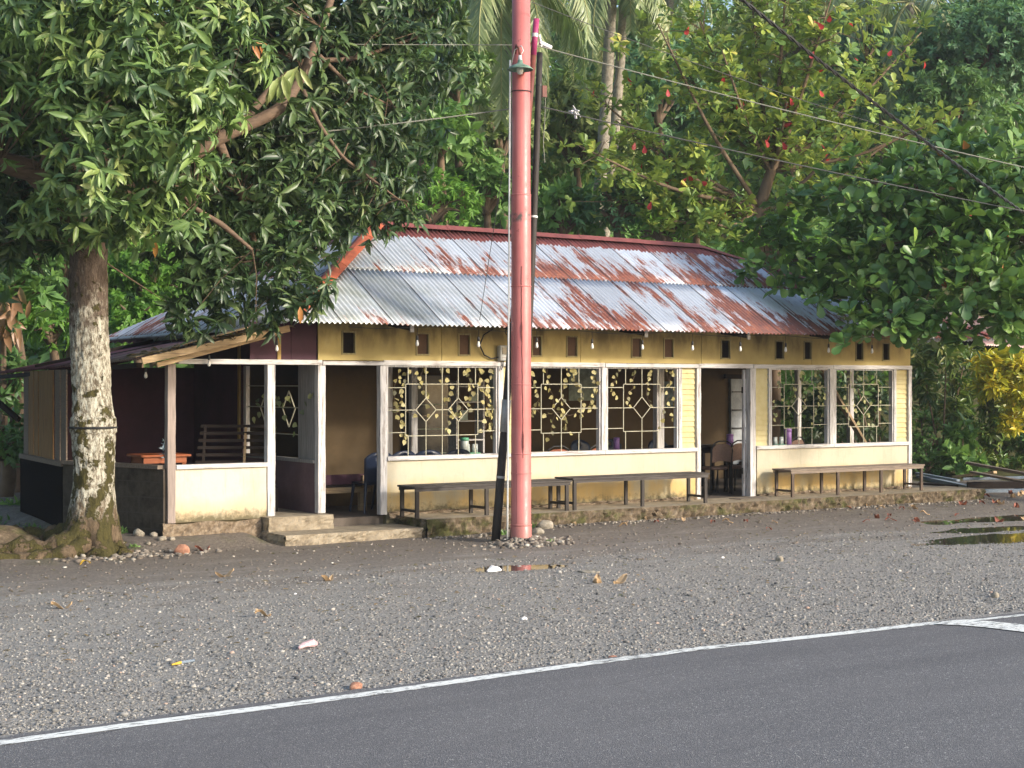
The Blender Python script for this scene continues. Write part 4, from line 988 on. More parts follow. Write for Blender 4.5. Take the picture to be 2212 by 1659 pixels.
def jar(x, y, z, r, h, m, mlid, label, name='canister'):
    t = thing(name, (x, y, z), label, 'jar')
    MB().lathe((x, y, z), [(0, 0), (r, 0), (r, h * .82), (r * .9, h * .85), (0, h * .85)], 16).build('body', m, t, smooth=True)
    MB().lathe((x, y, z), [(0, h * .851), (r * 1.04, h * .851), (r * 1.04, h), (r * .9, h * 1.03), (0, h * 1.04)], 16).build('lid', mlid, t, smooth=True); return t
jar(2.02, 1.25, .98, .065, .25, 'clear', 'greenp', 'milky canister with green lid by the right edge of the first window')
jar(7.98, 1.1, .985, .075, .26, 'clear', 'redp', 'white canister with red lid on the table in the fourth window'); jar(8.55, 1.15, .985, .065, .28, 'purple', 'purple', 'lilac jar standing right of the tumblers in the fourth window')
jar(6.95, 1.75, .98, .075, .26, 'clear', 'greenp', 'white canister with mint green lid above the doorway chairs'); jar(7.62, 1.6, .98, .06, .2, 'purple', 'purple', 'lilac canister beside the open door leaf')
jar(4.86, 1.2, .98, .05, .2, 'purple', 'purple', 'lilac cup with straws on the table in the third window')
def tumblers(x, y, z, label, n=4):
    t = thing('glass_rack', (x, y, z), label, 'glasses'); MB().box(x - .14, x + .14, y - .06, y + .06, z, z + .02).build('tray', 'greenp', t)
    for i in range(n): MB().lathe((x - .105 + i * .07, y + (.02 if i % 2 else -.02), z + .021), [(.0, 0), (.028, 0), (.024, .13), (0, .131)], 12).build('tumbler', 'steelg', t, smooth=True)
tumblers(2.24, 1.42, .98, 'upturned tumblers on a green tray beside the green-lidded jar'); tumblers(8.28, 1.1, .985, 'upturned tumblers between the red-lidded and lilac jars')
for i, (x, lab) in enumerate(((4.52, 'left dark sauce bottle in the third window'), (4.62, 'middle dark sauce bottle in the third window'), (4.72, 'dark sauce bottle next to the lilac cup'))):
    setp(MB().lathe((x, 1.2 + .03 * i, .98), [(0, 0), (.032, 0), (.032, .13), (.013, .17), (.013, .23), (0, .235)], 12).build('sauce_bottle', 'bottle', origin=(x, 1.2, .98), smooth=True), lab, 'bottle', 'sauce bottles on the table')
# drinks cabinet, shelf unit, laptop, posters, daybed
t = thing('drinks_cabinet', (2.6, 3.6, FL), 'tall dark glass-fronted cabinet against the back wall', 'cabinet'); MB().box(2.2, 3.0, 3.3, 3.9, FL, 2.2).build('body', 'fridge', t, bevel=.01); MB().box(2.25, 2.95, 3.27, 3.298, .5, 2.05).build('glass_door', 'meterwin', t)
for z in (.9, 1.3, 1.7): MB().box(2.3, 2.9, 3.262, 3.268, z, z + .02).build('shelf', 'ivory', t)
t = thing('shelf_unit', (2.75, 2.2, FL), 'small white shelf with packets at the right side of the first window', 'shelf')
for x in (2.45, 2.95): MB().box(x, x + .03, 2.2, 2.45, FL, 2.1).build('upright', 'white', t)
for z in (1.15, 1.45, 1.75, 2.0): MB().box(2.481, 2.949, 2.2, 2.45, z, z + .02).build('shelf', 'white', t)
for x, z, h, lab in ((2.55, 1.47, .16, 'pale packet on the lower shelf of the white unit'), (2.74, 1.77, .14, 'pale packet on the upper shelf of the white unit')):
    setp(MB().box(x, x + .13, 2.22, 2.3, z + .001, z + h).build('packet', 'ivory', origin=(x, 2.2, z), bevel=.008), lab, 'packet')
for a, z0, z1, lab in (((4.2, 4.75), 1.7, 2.3, 'dark green poster on the back wall behind the second window'), ((5.9, 6.5), 1.75, 2.35, 'pale green calendar sheet on the back wall'), ((8.0, 8.3), 1.6, 2.1, 'small dark poster on the wall seen through the right doorway')):
    setp(MB().box(a[0], a[1], 3.985, 3.996, z0, z1).build('poster', 'poster' if a[0] != 5.9 else 'ivory', origin=(a[0], 3.99, z0)), lab, 'poster')
t = thing('laptop', (7.35, 2.2, .98), 'open grey-blue laptop lid seen through the right doorway', 'laptop'); MB().box(7.15, 7.5, 2.0, 2.22, .985, 1.0).build('base', 'meterwin', t); MB().box(7.15, 7.5, 2.23, 2.24, .99, 1.24).build('lid', M.setdefault('lapt', plain('blue_grey_laptop_lid', (.10, .14, .2), .4)), t)
table(6.7, 7.75, 1.55, 2.45, .98, 'darkwood', 'dark table behind the doorway chairs carrying the laptop')
t = thing('daybed', (-.35, 1.3, FL), 'low wooden daybed with a raised end rail inside the left doorway', 'bed')
MB().box(-.95, .22, 1.0, 1.85, .56, .61).build('bed_slats', 'darkwood', t); MB().box(-.95, .26, .95, .998, .5, .58).build('side_rail', 'rafter', t, bevel=.004)
MB().box(-.95, .20, 1.0, 1.03, .62, .76).build('mattress_edge', M['maroon'], t); MB().box(.14, .25, .96, 1.04, .581, .74).build('corner_post', 'rafter', t)
for x in (-.9, .12): MB().box(x, x + .1, 1.0, 1.08, FL, .5).build('leg', 'rafter', t)
# slatted bench on the porch
t = thing('slatted_bench', (-1.65, 1.1, .31), 'black slatted bench with a leaning back on the porch behind the half wall', 'bench')
for i in range(6):
    z = 1.46 - i * .098; y = 1.22 - i * .035; MB().bar((-2.02 - .03 * i, y + .45, z), (-1.28, y - .02, z), .02, .042).build('slat', 'darkwood', t)
for x, y in ((-1.98, 1.62), (-1.5, 1.33)): MB().bar((x - .16, y - .28, .62), (x + .02, y + .03, 1.47), .03, .05).build('back_rail', 'darkwood' if x < -1.9 else 'rafter', t)
MB().bar((-2.2, 1.35, .66), (-1.3, .8, .66), .4, .03).build('seat', 'darkwood', t)
for x, y in ((-2.15, 1.2), (-1.35, .7), (-2.05, 1.5), (-1.25, 1.0)): MB().box(x, x + .05, y, y + .05, .31, .64).build('leg', 'darkwood', t)
t = thing('wilted_bouquet', (-3.02, .45, 1.13), 'small grey-blue plastic bundle on the orange porch table beside the post', 'ornament')
n_ = 60; P = np.array((-2.98, .47, 1.14)) + rng.normal(0, [.03, .03, .05], (n_, 3)) + np.array((0, 0, .06)); leafmesh('leaves', T_DIA, P, rvec(n_), rvec(n_), rng.uniform(.04, .09, n_), rng.uniform(.02, .03, n_), rng.uniform(0, 1, n_), M.setdefault('greyblueleaf', leaf_mat('grey_blue_plastic_leaf', [(.08, .12, .16), (.3, .38, .45)])), t)
# mat
setp(MB().add([(6.0, -.5, .2465), (6.62, -.46, .2465), (6.58, -.2, .2465), (5.98, -.24, .2465), (6.0, -.5, .254), (6.62, -.46, .254), (6.58, -.2, .254), (5.98, -.24, .254)], [(0, 3, 2, 1), (4, 5, 6, 7), (0, 1, 5, 4), (1, 2, 6, 5), (2, 3, 7, 6), (3, 0, 4, 7)]).build('door_mat', plain('dusty_brown_mat', (.17, .14, .11), .95, .4, 40), origin=(6.3, -.35, .246)), 'dusty brown mat on the pavement in front of the right doorway', 'mat')

# ---------------------------------------------------------------- poles
PX, PY = .815, -2.11
t = thing('pink_pole', (PX, PY, 0), 'tall thick pink painted steel pole standing before the restaurant', 'pole')
def ring(z0, z1, r0, r1): return MB().lathe((PX, PY, 0), [(r0, z0), (r1, z1)], 40)
MB().lathe((PX, PY, 0), [(.137, -.1), (.136, .22), (.129, .23), (.128, 1.4), (.127, 4.46), (.121, 4.48), (.112, 9.5), (0, 9.5)], 40).build('shaft', 'pink', t, smooth=False)
for p in bpy.data.objects['shaft'].data.polygons: p.use_smooth = True
for z, r in ((.235, .139), (1.15, .1315), (2.04, .1312), (4.47, .130)):
    MB().lathe((PX, PY, 0), [(r - .006, z - .014), (r, z - .007), (r, z + .007), (r - .008, z + .014)], 40).build('weld_seam', 'pink', t, smooth=True)
tocam = unit(np.array((CAM[0] - PX, CAM[1] - PY, 0.))); side_ = np.array((-tocam[1], tocam[0], 0)) * -1
def onpole(ang, z, r=.1295):  # ang measured from the road-facing side
    b = math.atan2(tocam[1], tocam[0]) + ang; return (PX + r * math.cos(b), PY + r * math.sin(b), z)
crk = MB(); a_ = .18
pts = []
z = 1.1
while z < 3.6: pts.append(onpole(.12 + .08 * math.sin(z * 1.4) + random.uniform(-.02, .02), z, .1285)); z += .07
crk.tube(pts, [.005 + .007 * (1.2 < p[2] < 1.45 or 2.6 < p[2] < 2.8) for p in pts], 5)
crk.tube([onpole(-.45 + random.uniform(-.01, .01), z, .1287) for z in np.arange(.26, 1.05, .06)], .0028, 5); crk.build('paint_crack', 'pinkdark', t)
# conduit on the left side of the pole
lf = -1.38
t = thing('conduit_pipe', onpole(lf, 0, .17), 'thin white conduit pipe tied along the left side of the pink pole', 'pipe')
cz = [0, .6, 1.2, 2, 3, 4, 5, 5.85, 6.2]
MB().tube([onpole(lf + .12, z, .185 - .006 * z) for z in cz], .013, 8).build('pipe', 'pvc', t, smooth=True)
for z in (.9, 3.3, 5.8): MB().lathe((PX, PY, 0), [(.133, z - .006), (.135, z), (.133, z + .006)], 32).build('strap', 'black' if z > 5 else 'pink', t)
# lamp
lz = 6.03; lp = np.array(onpole(-.0, lz, .26)); lp[0] -= .015
t = thing('pole_lamp', tuple(lp), 'small enamel dish lamp with a frosted bulb fixed high on the pink pole', 'lamp')
MB().lathe(tuple(lp), [(.165, 0), (.167, .006), (.12, .048), (.05, .075), (.036, .09), (.034, .12), (.0, .12)], 28).build('shade', 'lampgreen', t, smooth=True, solid=.003)
MB().lathe(tuple(lp), [(0, .19), (.02, .185), (.024, .15), (.03, .121), (0, .121)], 14).build('lamp_holder', 'pvc', t, smooth=True)
MB().lathe(tuple(lp), [(.03, .06), (.042, .02), (.043, -.02), (.03, -.05), (0, -.06)], 16).build('bulb', 'bulb', t, smooth=True)
MB().tube([tuple(lp + np.array((0, 0, .18))), tuple(lp + np.array((-.02, -.0, .27))), onpole(-.3, lz + .33, .2), onpole(-.6, lz + .25, .13)], .016, 8).build('bracket', 'redpole', t, smooth=True)
MB().tube([tuple(lp + np.array((.01, 0, .19))), tuple(lp + np.array((.05, 0, .25))), tuple(lp + np.array((.02, 0, .31))), onpole(-.5, lz + .28, .17), onpole(-1.0, lz + .1, .15)], .006, 6).build('lamp_cord', 'pvc', t, smooth=True)
# leaning poles
t = thing('leaning_pole', (.62, -1.80, 0), 'long pole leaning right behind the pink one, black at its foot, magenta at its tip', 'pole')
rp, rt = np.array((.62, -1.80, -.05)), np.array(onY(1158.5, 41, -1.86)); q2 = lambda f: tuple(rp + (rt - rp) * f)
zf = lambda z: (z + .05) / (rt[2] + .05)
MB().tube([q2(f) for f in np.linspace(0, .42, 6)], [.059, .057, .055, .052, .05, .046], 14).build('foot_shaft', 'blackpole', t, smooth=True)
MB().tube([q2(zf(1.42)), q2(zf(1.84))], .060, 14).build('metal_sleeve', 'greyband', t, smooth=True); MB().tube([q2(zf(.82)), q2(zf(.85))], .0595, 14).build('joint_band', 'greyband', t)
MB().tube([q2(f) for f in np.linspace(.42, .93, 6)], .038, 14).build('upper_shaft', 'redpole', t, smooth=True); MB().tube([q2(.93), q2(1)], .0395, 14).build('magenta_tip', 'magenta', t, smooth=True)
MB().tube([q2(.965), q2(.972)], .042, 14).build('wire_band', 'pvc', t)
t = thing('black_pole', (.86, -1.90, 0), 'tarred black pole standing close behind the pink one, its top below the magenta tip', 'pole')
bp, bt = np.array((.84, -1.90, -.05)), np.array(onY(1166, 114, -1.70)); q = lambda f: tuple(bp + (bt - bp) * f + np.array((.05 * math.sin(f * 3.14), 0, 0)))
MB().tube([q(f) for f in np.linspace(0, 1, 12)], list(np.linspace(.06, .040, 12)), 14).build('shaft', 'blackpole', t, smooth=True)
MB().tube([q(.93), q(.934)], .045, 14).build('wire_band', 'black', t); MB().tube([q(.66), q(.664)], .052, 14).build('wire_band', 'pvc', t)

# ---------------------------------------------------------------- overhead wires
def sag(p, q, s, n=24):
    p, q = np.array(p), np.array(q); return [tuple(p + (q - p) * t + np.array((0, 0, -4 * s * t * (1 - t)))) for t in np.linspace(0, 1, n)]
def wirething(pts, r, m, label, name='overhead_wire', twist=None):
    if twist:
        mb = MB(); P = np.array(pts); P = np.array([[np.interp(t, range(len(P)), P[:, k]) for k in range(3)] for t in np.linspace(0, len(P) - 1, 150)])
        for ph in (0, math.pi): mb.tube([p + np.array((0, twist * math.cos(ph + i * .9), twist * math.sin(ph + i * .9))) for i, p in enumerate(P)], r, 5)
    else: mb = MB().tube(pts, r, 6)
    return setp(mb.build(name, m, origin=pts[0]), label, 'wire')
tip = np.array(q2(.95))
wirething(sag(at(-260, 82, 18.6), tip, .02), .006, 'wirelite', 'pale wire running left from the magenta pole tip across the mango crown')
wirething(sag(tip, at(2500, 425, 22), .06), .0075, 'wirelite', 'pale wire running right from the magenta pole tip past the almond trees')
wirething(sag(at(-260, 352, 18.4), at(1104, 235, 20.0), .1), .0085, 'wirelite', 'lower pale wire running left from the middle of the pink pole')
wirething(sag(at(1172, 231, 20.2), at(2500, 510, 22), .06), .008, 'wire', 'dark wire running right from behind the black pole, with a taped joint')
wirething(sag(at(1560, -35, 15.0), at(2240, 480, 22.5), .05, 40), .013, 'black', 'thick twisted cable descending diagonally across the almond trees', twist=.012)
wirething(sag(at(1150, 5, 19.5), at(2500, 420, 30), .25), .005, 'wire', 'very thin wire crossing the upper right foliage')
wirething(sag(at(1107, 240, 20.0), onY(1036, 692, -.8), -.02), .005, 'wire', 'thin service wire dropping from the pink pole to the eave')
jt = at(1236, 241, 20.5)
t = thing('taped_joint', jt, 'ragged white tape knot on the dark wire right of the black pole', 'tape'); mb = MB()
for i in range(6): mb.bar(np.array(jt) + rng.normal(0, .04, 3), np.array(jt) + rng.normal(0, .05, 3) + np.array((.05, 0, 0)), .03, .012)
mb.build('knot', 'plasticbag', t); MB().bar(jt, np.array(jt) + np.array((.0, 0, -.28)), .02, .008).build('tail', 'plasticbag', t)
tj = tip + np.array((.12, -.02, .02)); t = thing('wire_clamp', tuple(tj), 'white insulator clamp at the magenta pole tip', 'clamp'); MB().bar(tj - np.array((.05, 0, -.02)), tj + np.array((.14, 0, -.03)), .05, .05).build('body', 'plasticbag', t, bevel=.01)
MB().bar(tj - np.array((.05, 0, -.12)), tj + np.array((-.02, 0, -.03)), .02, .02).build('hook', 'pvc', t)
fr = np.array(q(.93)); t = thing('frayed_cord', tuple(fr + np.array((.1, 0, 0))), 'frayed cord hanging beside the top of the black pole', 'cord'); MB().tube([fr + np.array((.06, 0, .0)), fr + np.array((.11, 0, -.05)), fr + np.array((.10, 0, -.4)), fr + np.array((.075, 0, -.75)), fr + np.array((.1, 0, -1.0))], .006, 5).build('strand', 'wirelite', t)
MB().box(fr[0] + .05, fr[0] + .12, fr[1] - .02, fr[1] + .02, fr[2] - .13, fr[2] + .02).build('clip', 'redpole', t)

# ---------------------------------------------------------------- rocks and litter
def rock(name, x, y, s, m, label, cat='rock', group=None, z=None, seed=0):
    import bmesh
    r = np.random.default_rng(seed + int(abs(x) * 91 + abs(y) * 53)); bm = bmesh.new(); bmesh.ops.create_icosphere(bm, subdivisions=3, radius=1)
    dirs = unit(r.normal(size=(9, 3))); lim = r.uniform(.62, .9, 9); z0 = float(gh(x, y)) if z is None else z
    for v in bm.verts:
        p = np.array(v.co)
        for d, l in zip(dirs, lim):
            k = p.dot(d)
            if k > l: p = p - d * (k - l) * .85
        p = p * (1 + .03 * math.sin(p[0] * 9 + seed) * math.cos(p[1] * 8)); v.co = p * np.array(s)
    me = bpy.data.meshes.new(name); bm.to_mesh(me); bm.free(); o = link(name, me, m, None, (x, y, z0 + s[2] * .45)); o.rotation_euler = (0, 0, r.uniform(0, 6))
    for p in me.polygons: p.use_smooth = True
    return setp(o, label, cat, group)
rock('boulder', *onG(1178, 1150)[:2], (.13, .09, .085), 'rock', 'rounded tan boulder just right of the pink pole foot')
rock('boulder', *onG(1160, 1158)[:2], (.10, .08, .06), 'rock', 'darker flat boulder between the pink pole and the tan boulder', seed=4)
rock('boulder', *onG(392, 1197)[:2], (.10, .09, .09), 'redrock', 'angular red-brown rock at the right end of the stones by the tree', seed=2)
for i, (x, y, s, lab) in enumerate(((332, 1181, .055, 'pale egg-shaped stone right of the tree trunk'), (300, 1180, .09, 'mossy rounded rock against the tree roots'), (350, 1187, .06, 'greenish flat stone behind the red-brown rock'), (372, 1186, .045, 'small upright stone beside the red-brown rock'), (262, 1192, .045, 'small brown stone touching the trunk base'), (345, 1172, .05, 'stone nearest the porch footing'), (320, 1192, .04, 'small tan stone in front of the pale egg-shaped one'))):
    rock('stone', *onG(x, y)[:2], (s, s * .8, s * .75), 'rock', lab, 'stone', seed=i + 5)
rock('stone', *onG(768, 1484)[:2], (.065, .05, .03), 'redrock', 'pinkish stone at the gravel edge beside the white road line', 'stone', seed=9)
rock('stone', *onG(1325, 1420)[:2], (.05, .035, .03), 'redrock', 'pinkish stone on the gravel edge right of the pole', 'stone', seed=12)
rock('stone', *onG(1270, 1237)[:2], (.14, .07, .02), 'rock', 'flat grey stone lying right of the puddle', 'stone', seed=14)
rock('stone', *onG(2150, 1290)[:2], (.05, .04, .035), 'rock', 'grey stone in the gravel at the far right', 'stone', seed=15)
rock('stone', *onG(1684, 1212)[:2], (.06, .05, .045), 'rock', 'dark grey stone on the yard below the right bench', 'stone', seed=16)
def dleaf(x, y, L, m, label, ang=None, group='dry leaves fallen on the yard', name='fallen_leaf'):
    p = onG(x, y); z = float(gh(p[0], p[1])) + .008; a = random.uniform(0, 6.28) if ang is None else ang; n_ = 7; mb = MB(); vs = []
    for i in range(n_ + 1):
        t = i / n_; wv = L * .22 * math.sin(math.pi * min(1, t * .96 + .02)) ** .8; zz = .035 * L / .2 * math.sin(t * 5 + L * 40) + .012
        for s_ in (-1, 0, 1): 
            lx_, ly_ = (t - .5) * L, s_ * wv
            vs.append((p[0] + lx_ * math.cos(a) - ly_ * math.sin(a), p[1] + lx_ * math.sin(a) + ly_ * math.cos(a), z + zz + (abs(s_) * .14 * L * (.6 + .4 * math.sin(7 * t)))))
    fs = [(i * 3 + k, i * 3 + k + 1, i * 3 + k + 4, i * 3 + k + 3) for i in range(n_) for k in (0, 1)]
    return setp(mb.add(vs, fs).build(name, m, origin=(p[0], p[1], z), solid=.0015), label, 'leaf', group)
dleaf(485, 1246, .22, 'dryleaf', 'crumpled tan leaf on the dirt below the porch half wall', .1)
dleaf(707, 1254, .2, 'dryleaf', 'long pale leaf on the dirt left of the puddle', .5)
dleaf(568, 1334, .17, 'dryleaf', 'brown curled leaf on the gravel between tree and road', .2)
dleaf(1290, 1259, .22, 'dryleaf', 'curved orange-tan leaf right of the puddle', .9); dleaf(1340, 1259, .24, 'dryleaf', 'broken tan leaf next to the curved one right of the puddle', .3)
dleaf(133, 1313, .2, 'dryleaf', 'pink-grey leaf on the gravel at the far left', .1)
dleaf(184, 1219, .13, 'yellowleaf', 'yellow leaf on the ground in front of the tree trunk', .2)
dleaf(437, 1192, .2, 'redleaf', 'narrow brown leaf right of the red-brown rock', .1)
dleaf(1540, 1137, .13, 'redleaf', 'rust brown leaf on the dirt below the right doorway', .4)
dleaf(1793, 1103, .2, 'redleaf', 'bright red crumpled leaf at the pavement foot', .4); dleaf(1757, 1107, .1, 'plasticbag', 'white scrap of paper beside the bright red leaf', .4, 'scraps of litter', 'paper_scrap')
random.seed(11)
for i in range(34):
    x = random.uniform(1820, 2212); y = random.uniform(1072, 1128) + (0 if x > 2050 else 12) * random.random()
    if x < 2075: y = max(y, 1090)
    dleaf(x, y, random.uniform(.10, .22), random.choice(('redleaf', 'redleaf', 'dryleaf')), 'dry curled almond leaf scattered on the dirt near the right end of the pavement', None, 'almond leaves scattered at the right')
for i in range(14):
    dleaf(random.uniform(1180, 1700), random.uniform(1128, 1150) - .02 * i, random.uniform(.08, .16), random.choice(('dryleaf', 'dryleaf', 'redleaf')), 'small dry leaf along the foot of the pavement', None, 'small dry leaves along the pavement')
# plastic litter
p = onG(664, 1401); z = float(gh(p[0], p[1])); setp(MB().tube([(p[0] - .09, p[1] - .03, z + .015), (p[0] - .03, p[1], z + .03), (p[0] + .05, p[1] + .01, z + .038), (p[0] + .09, p[1] + .02, z + .025)], [.008, .025, .028, .015], 9, wob=.2).build('plastic_wrapper', plain('pink_white_film', (.62, .42, .44), .25, .4, 30), origin=p), 'crumpled pink and white plastic wrapper on the gravel', 'litter', 'scraps of litter')
p = onG(395, 1436); z = float(gh(p[0], p[1])); t = thing('broken_lighter', (p[0], p[1], z), 'yellow and blue-grey plastic stick lying on the gravel near the road line', 'litter', 'scraps of litter')
MB().tube([(p[0] - .1, p[1] - .04, z + .012), (p[0] - .02, p[1] - .01, z + .014)], [.006, .013], 8).build('yellow_end', 'yellowleaf', t); MB().tube([(p[0] - .018, p[1] - .01, z + .014), (p[0] + .1, p[1] + .03, z + .012)], [.012, .009], 8).build('grey_end', 'greyblue', t)
p = onG(1066, 1233, .0); setp(MB().tube([(p[0] - .08, p[1], .0), (p[0] - .02, p[1], .02), (p[0] + .06, p[1], .018), (p[0] + .1, p[1], .0)], [.012, .035, .03, .01], 8, wob=.25).build('foam_scrap', 'plasticbag', origin=p), 'white foam scrap floating at the left of the puddle', 'litter', 'scraps of litter')
for i in range(4):
    p = onG(random.uniform(100, 2100), random.uniform(1180, 1400)); z = float(gh(p[0], p[1])); s_ = random.uniform(.012, .03)
    setp(MB().tube([(p[0] - s_, p[1], z + .005), (p[0], p[1] + .01, z + .012), (p[0] + s_, p[1], z + .006)], [s_ * .3, s_ * .6, s_ * .3], 6, wob=.3).build('paper_scrap', 'plasticbag', origin=(p[0], p[1], z)), 'tiny white scrap lying in the gravel', 'litter', 'tiny scraps in the gravel')
# bottle between the roots
p = onG(110, 1162, .12); t = thing('discarded_bottle', p, 'dark plastic bottle with white label wedged between the tree roots', 'bottle')
v = np.array((.75, -.2, .62)); v /= np.linalg.norm(v); p = np.array(p)
MB().tube([p - v * .10, p + v * .06, p + v * .10, p + v * .14], [.032, .032, .014, .013], 12).build('body', 'bottle', t, smooth=True); MB().tube([p - v * .05, p + v * .04], .0335, 12).build('paper_label', 'ivory', t); MB().tube([p + v * .141, p + v * .165], .016, 10).build('cap', 'plasticbag', t)

# ================================================================ vegetation
def limb_mesh(paths, name, m, parent, n=10, wob=.05):
    mb = MB()
    for pts, r in paths:
        P = np.array(pts, float); k = len(P); T = np.linspace(0, k - 1, max(6, (k - 1) * 5))
        # smooth interpolation
        Q = np.stack([np.interp(T, range(k), P[:, j]) for j in range(3)], -1)
        Q[1:-1] = (Q[:-2] + Q[1:-1] * 2 + Q[2:]) / 4
        rr = np.interp(T, range(k), r) if hasattr(r, '__len__') else [r] * len(T)
        mb.tube(Q, list(rr), n, wob=wob)
    return mb.build(name, m, parent, smooth=True)
def twigs_to(parent, m, targets, nodes, frac, r=.012):
    """thin twigs from the nearest limb point to a share of the shoot tips"""
    nodes = np.array(nodes); mb = MB(); idx = rng.permutation(len(targets))[:int(len(targets) * frac)]
    for i in idx:
        t = targets[i]; d = np.linalg.norm(nodes - t, axis=1); s = nodes[np.argmin(d)]
        mid = (s + t) / 2 + rng.normal(0, .08, 3) + np.array((0, 0, .06)); mb.tube([s, mid, t], [r * 1.5, r, r * .5], 4, cap=False)
    if mb.v: return setp(mb.build('twigs', m, parent), kind='stuff')

# ---------------- mango in front
TX, TY = -4.28, -.51
t = thing('mango_tree', (TX, TY, 0), 'big mango tree with pale mossy trunk at the left, crown over the porch roof', 'tree')
nr, ns = 170, 96; zs = np.linspace(-.12, 3.9, nr); vs = []; rel = rng.normal(0, 1, (nr, ns))
for _ in range(2): rel = (rel + np.roll(rel, 1, 1) + np.roll(rel, 1, 0) + np.roll(rel, -1, 0)) / 4
rel = rel / rel.std()
for iz_, z in enumerate(zs):
    rb = .235 + .05 * math.exp(-max(z, 0) / .9) + .13 * math.exp(-max(z, 0) / .22) - .006 * z + .012 * math.sin(z * 5.2) * (z < 2) + (.018 if abs(z - 1.56) < .1 else 0)
    for k in range(ns):
        a = 2 * math.pi * k / ns
        fl = 1 + .30 * math.exp(-max(z, 0) / .3) * math.cos(a * 5 + .8) * .6 + .04 * math.sin(a * 3 + z * 2.3) + .015 * math.sin(a * 7 - z * 9) + .016 * rel[iz_, k] + .02 * max(0, math.sin(a * 4 + z * 1.7) * math.sin(z * 6.5 + a * 2)) ** 2
        if z < .5: fl += .10 * math.sin(a * 11 + z * 6) * math.exp(-max(z, 0) / .25)
        vs.append((TX + .03 * math.sin(z * 1.3) + rb * fl * math.cos(a), TY + rb * fl * math.sin(a), z))
fs = [(i * ns + k, i * ns + (k + 1) % ns, (i + 1) * ns + (k + 1) % ns, (i + 1) * ns + k) for i in range(nr - 1) for k in range(ns)]
trunk = MB().add(vs, fs).build('trunk', 'bark', t, smooth=True)
# ring of wire and the roots
MB().lathe((TX + .03 * math.sin(2), TY, 0), [(.272, 1.512), (.286, 1.518), (.290, 1.525), (.286, 1.532), (.272, 1.54)], 40).build('wire_band', 'black', trunk, smooth=True)
def root(path, rr):
    P = np.array(path, float); T = np.linspace(0, len(P) - 1, 26); Q = np.stack([np.interp(T, range(len(P)), P[:, j]) for j in range(3)], -1)
    Q[1:-1] = (Q[:-2] + Q[1:-1] * 2 + Q[2:]) / 4; Q += rng.normal(0, .012, Q.shape); r_ = np.interp(T, range(len(P)), rr) * (1 + .18 * np.sin(np.arange(26) * 1.3) + rng.uniform(-.1, .1, 26))
    MB().tube(Q, list(r_), 10, wob=.12).build('root', 'bark', trunk, smooth=True)
root([(TX - .1, TY - .1, .28), (TX - .45, TY - .12, .13), (TX - .95, TY + .05, .10), (TX - 1.6, TY + .3, .09), (TX - 2.4, TY + .3, .02)], [.16, .13, .11, .10, .05])
root([(TX - .1, TY - .15, .18), (TX - .4, TY - .3, .05), (TX - .9, TY - .25, .03), (TX - 1.5, TY - .1, .02), (TX - 2.2, TY - .1, .0)], [.14, .10, .09, .08, .04])
root([(TX - .1, TY + .1, .3), (TX - .4, TY + .5, .2), (TX - .7, TY + 1.0, .2), (TX - 1.3, TY + 1.5, .18)], [.14, .11, .1, .05])
root([(TX + .1, TY - .12, .12), (TX + .32, TY - .22, .02), (TX + .6, TY - .2, -.02)], [.13, .07, .03])
root([(TX + .12, TY + .05, .16), (TX + .35, TY + .2, .06), (TX + .8, TY + .3, -.02)], [.13, .09, .03])
root([(TX, TY - .15, .14), (TX - .05, TY - .35, .0), (TX - .2, TY - .5, -.04)], [.13, .09, .03])
# mossy lumps among the roots
MB().add(*(lambda U, V_: (np.stack([-5.4 + 1.0 * U, .35 + .75 * V_, .30 * np.clip(1 - U ** 2 - V_ ** 2, 0, 1) ** .7 + gh(-5.4 + U, .35 + .75 * V_) * .6 + .02 * np.sin(U * 13) * np.cos(V_ * 11) - .03], -1).reshape(-1, 3), [(j * 30 + i, j * 30 + i + 1, (j + 1) * 30 + i + 1, (j + 1) * 30 + i) for j in range(29) for i in range(29)]))(*np.meshgrid(np.linspace(-1, 1, 30), np.linspace(-1, 1, 30)))).build('root_mound', 'mossy', trunk, smooth=True)
top = (TX + .02, TY, 3.6)
L1 = [top, at(150, 450, 18.0), at(75, 370, 17.8), at(0, 348, 17.6), at(-160, 300, 17.4), at(-420, 200, 17.5)]
L2 = [top, at(245, 430, 18.3), at(320, 385, 18.4), at(400, 345, 18.4), at(470, 300, 18.5), at(610, 235, 18.8), at(655, 160, 19), at(695, 60, 19.2), at(740, -80, 19.5), at(800, -260, 20)]
L3 = [top, at(215, 350, 18.2), at(230, 200, 18.2), at(260, 0, 18.0), at(300, -250, 18)]
L4 = [top, at(170, 360, 18.8), at(60, 180, 19), at(-60, 0, 19), at(-160, -200, 19)]
L5 = [at(300, 300, 18.3), at(360, 375, 18.2), at(417, 448, 18.1), at(480, 485, 18.2), at(545, 540, 18.3)]
L6 = [at(655, 195, 19), at(690, 270, 19), at(740, 340, 19.2), at(800, 385, 19.6), at(860, 430, 20)]
L7 = [at(470, 300, 18.5), at(520, 420, 19.0), at(560, 560, 19.3), at(620, 600, 19.3)]
L8 = [at(500, 290, 18.6), at(640, 130, 19.2), at(760, 130, 19.8), at(900, 80, 20.6)]
L9 = [at(690, 120, 19.2), at(760, 190, 19.6), at(850, 230, 20.2)]
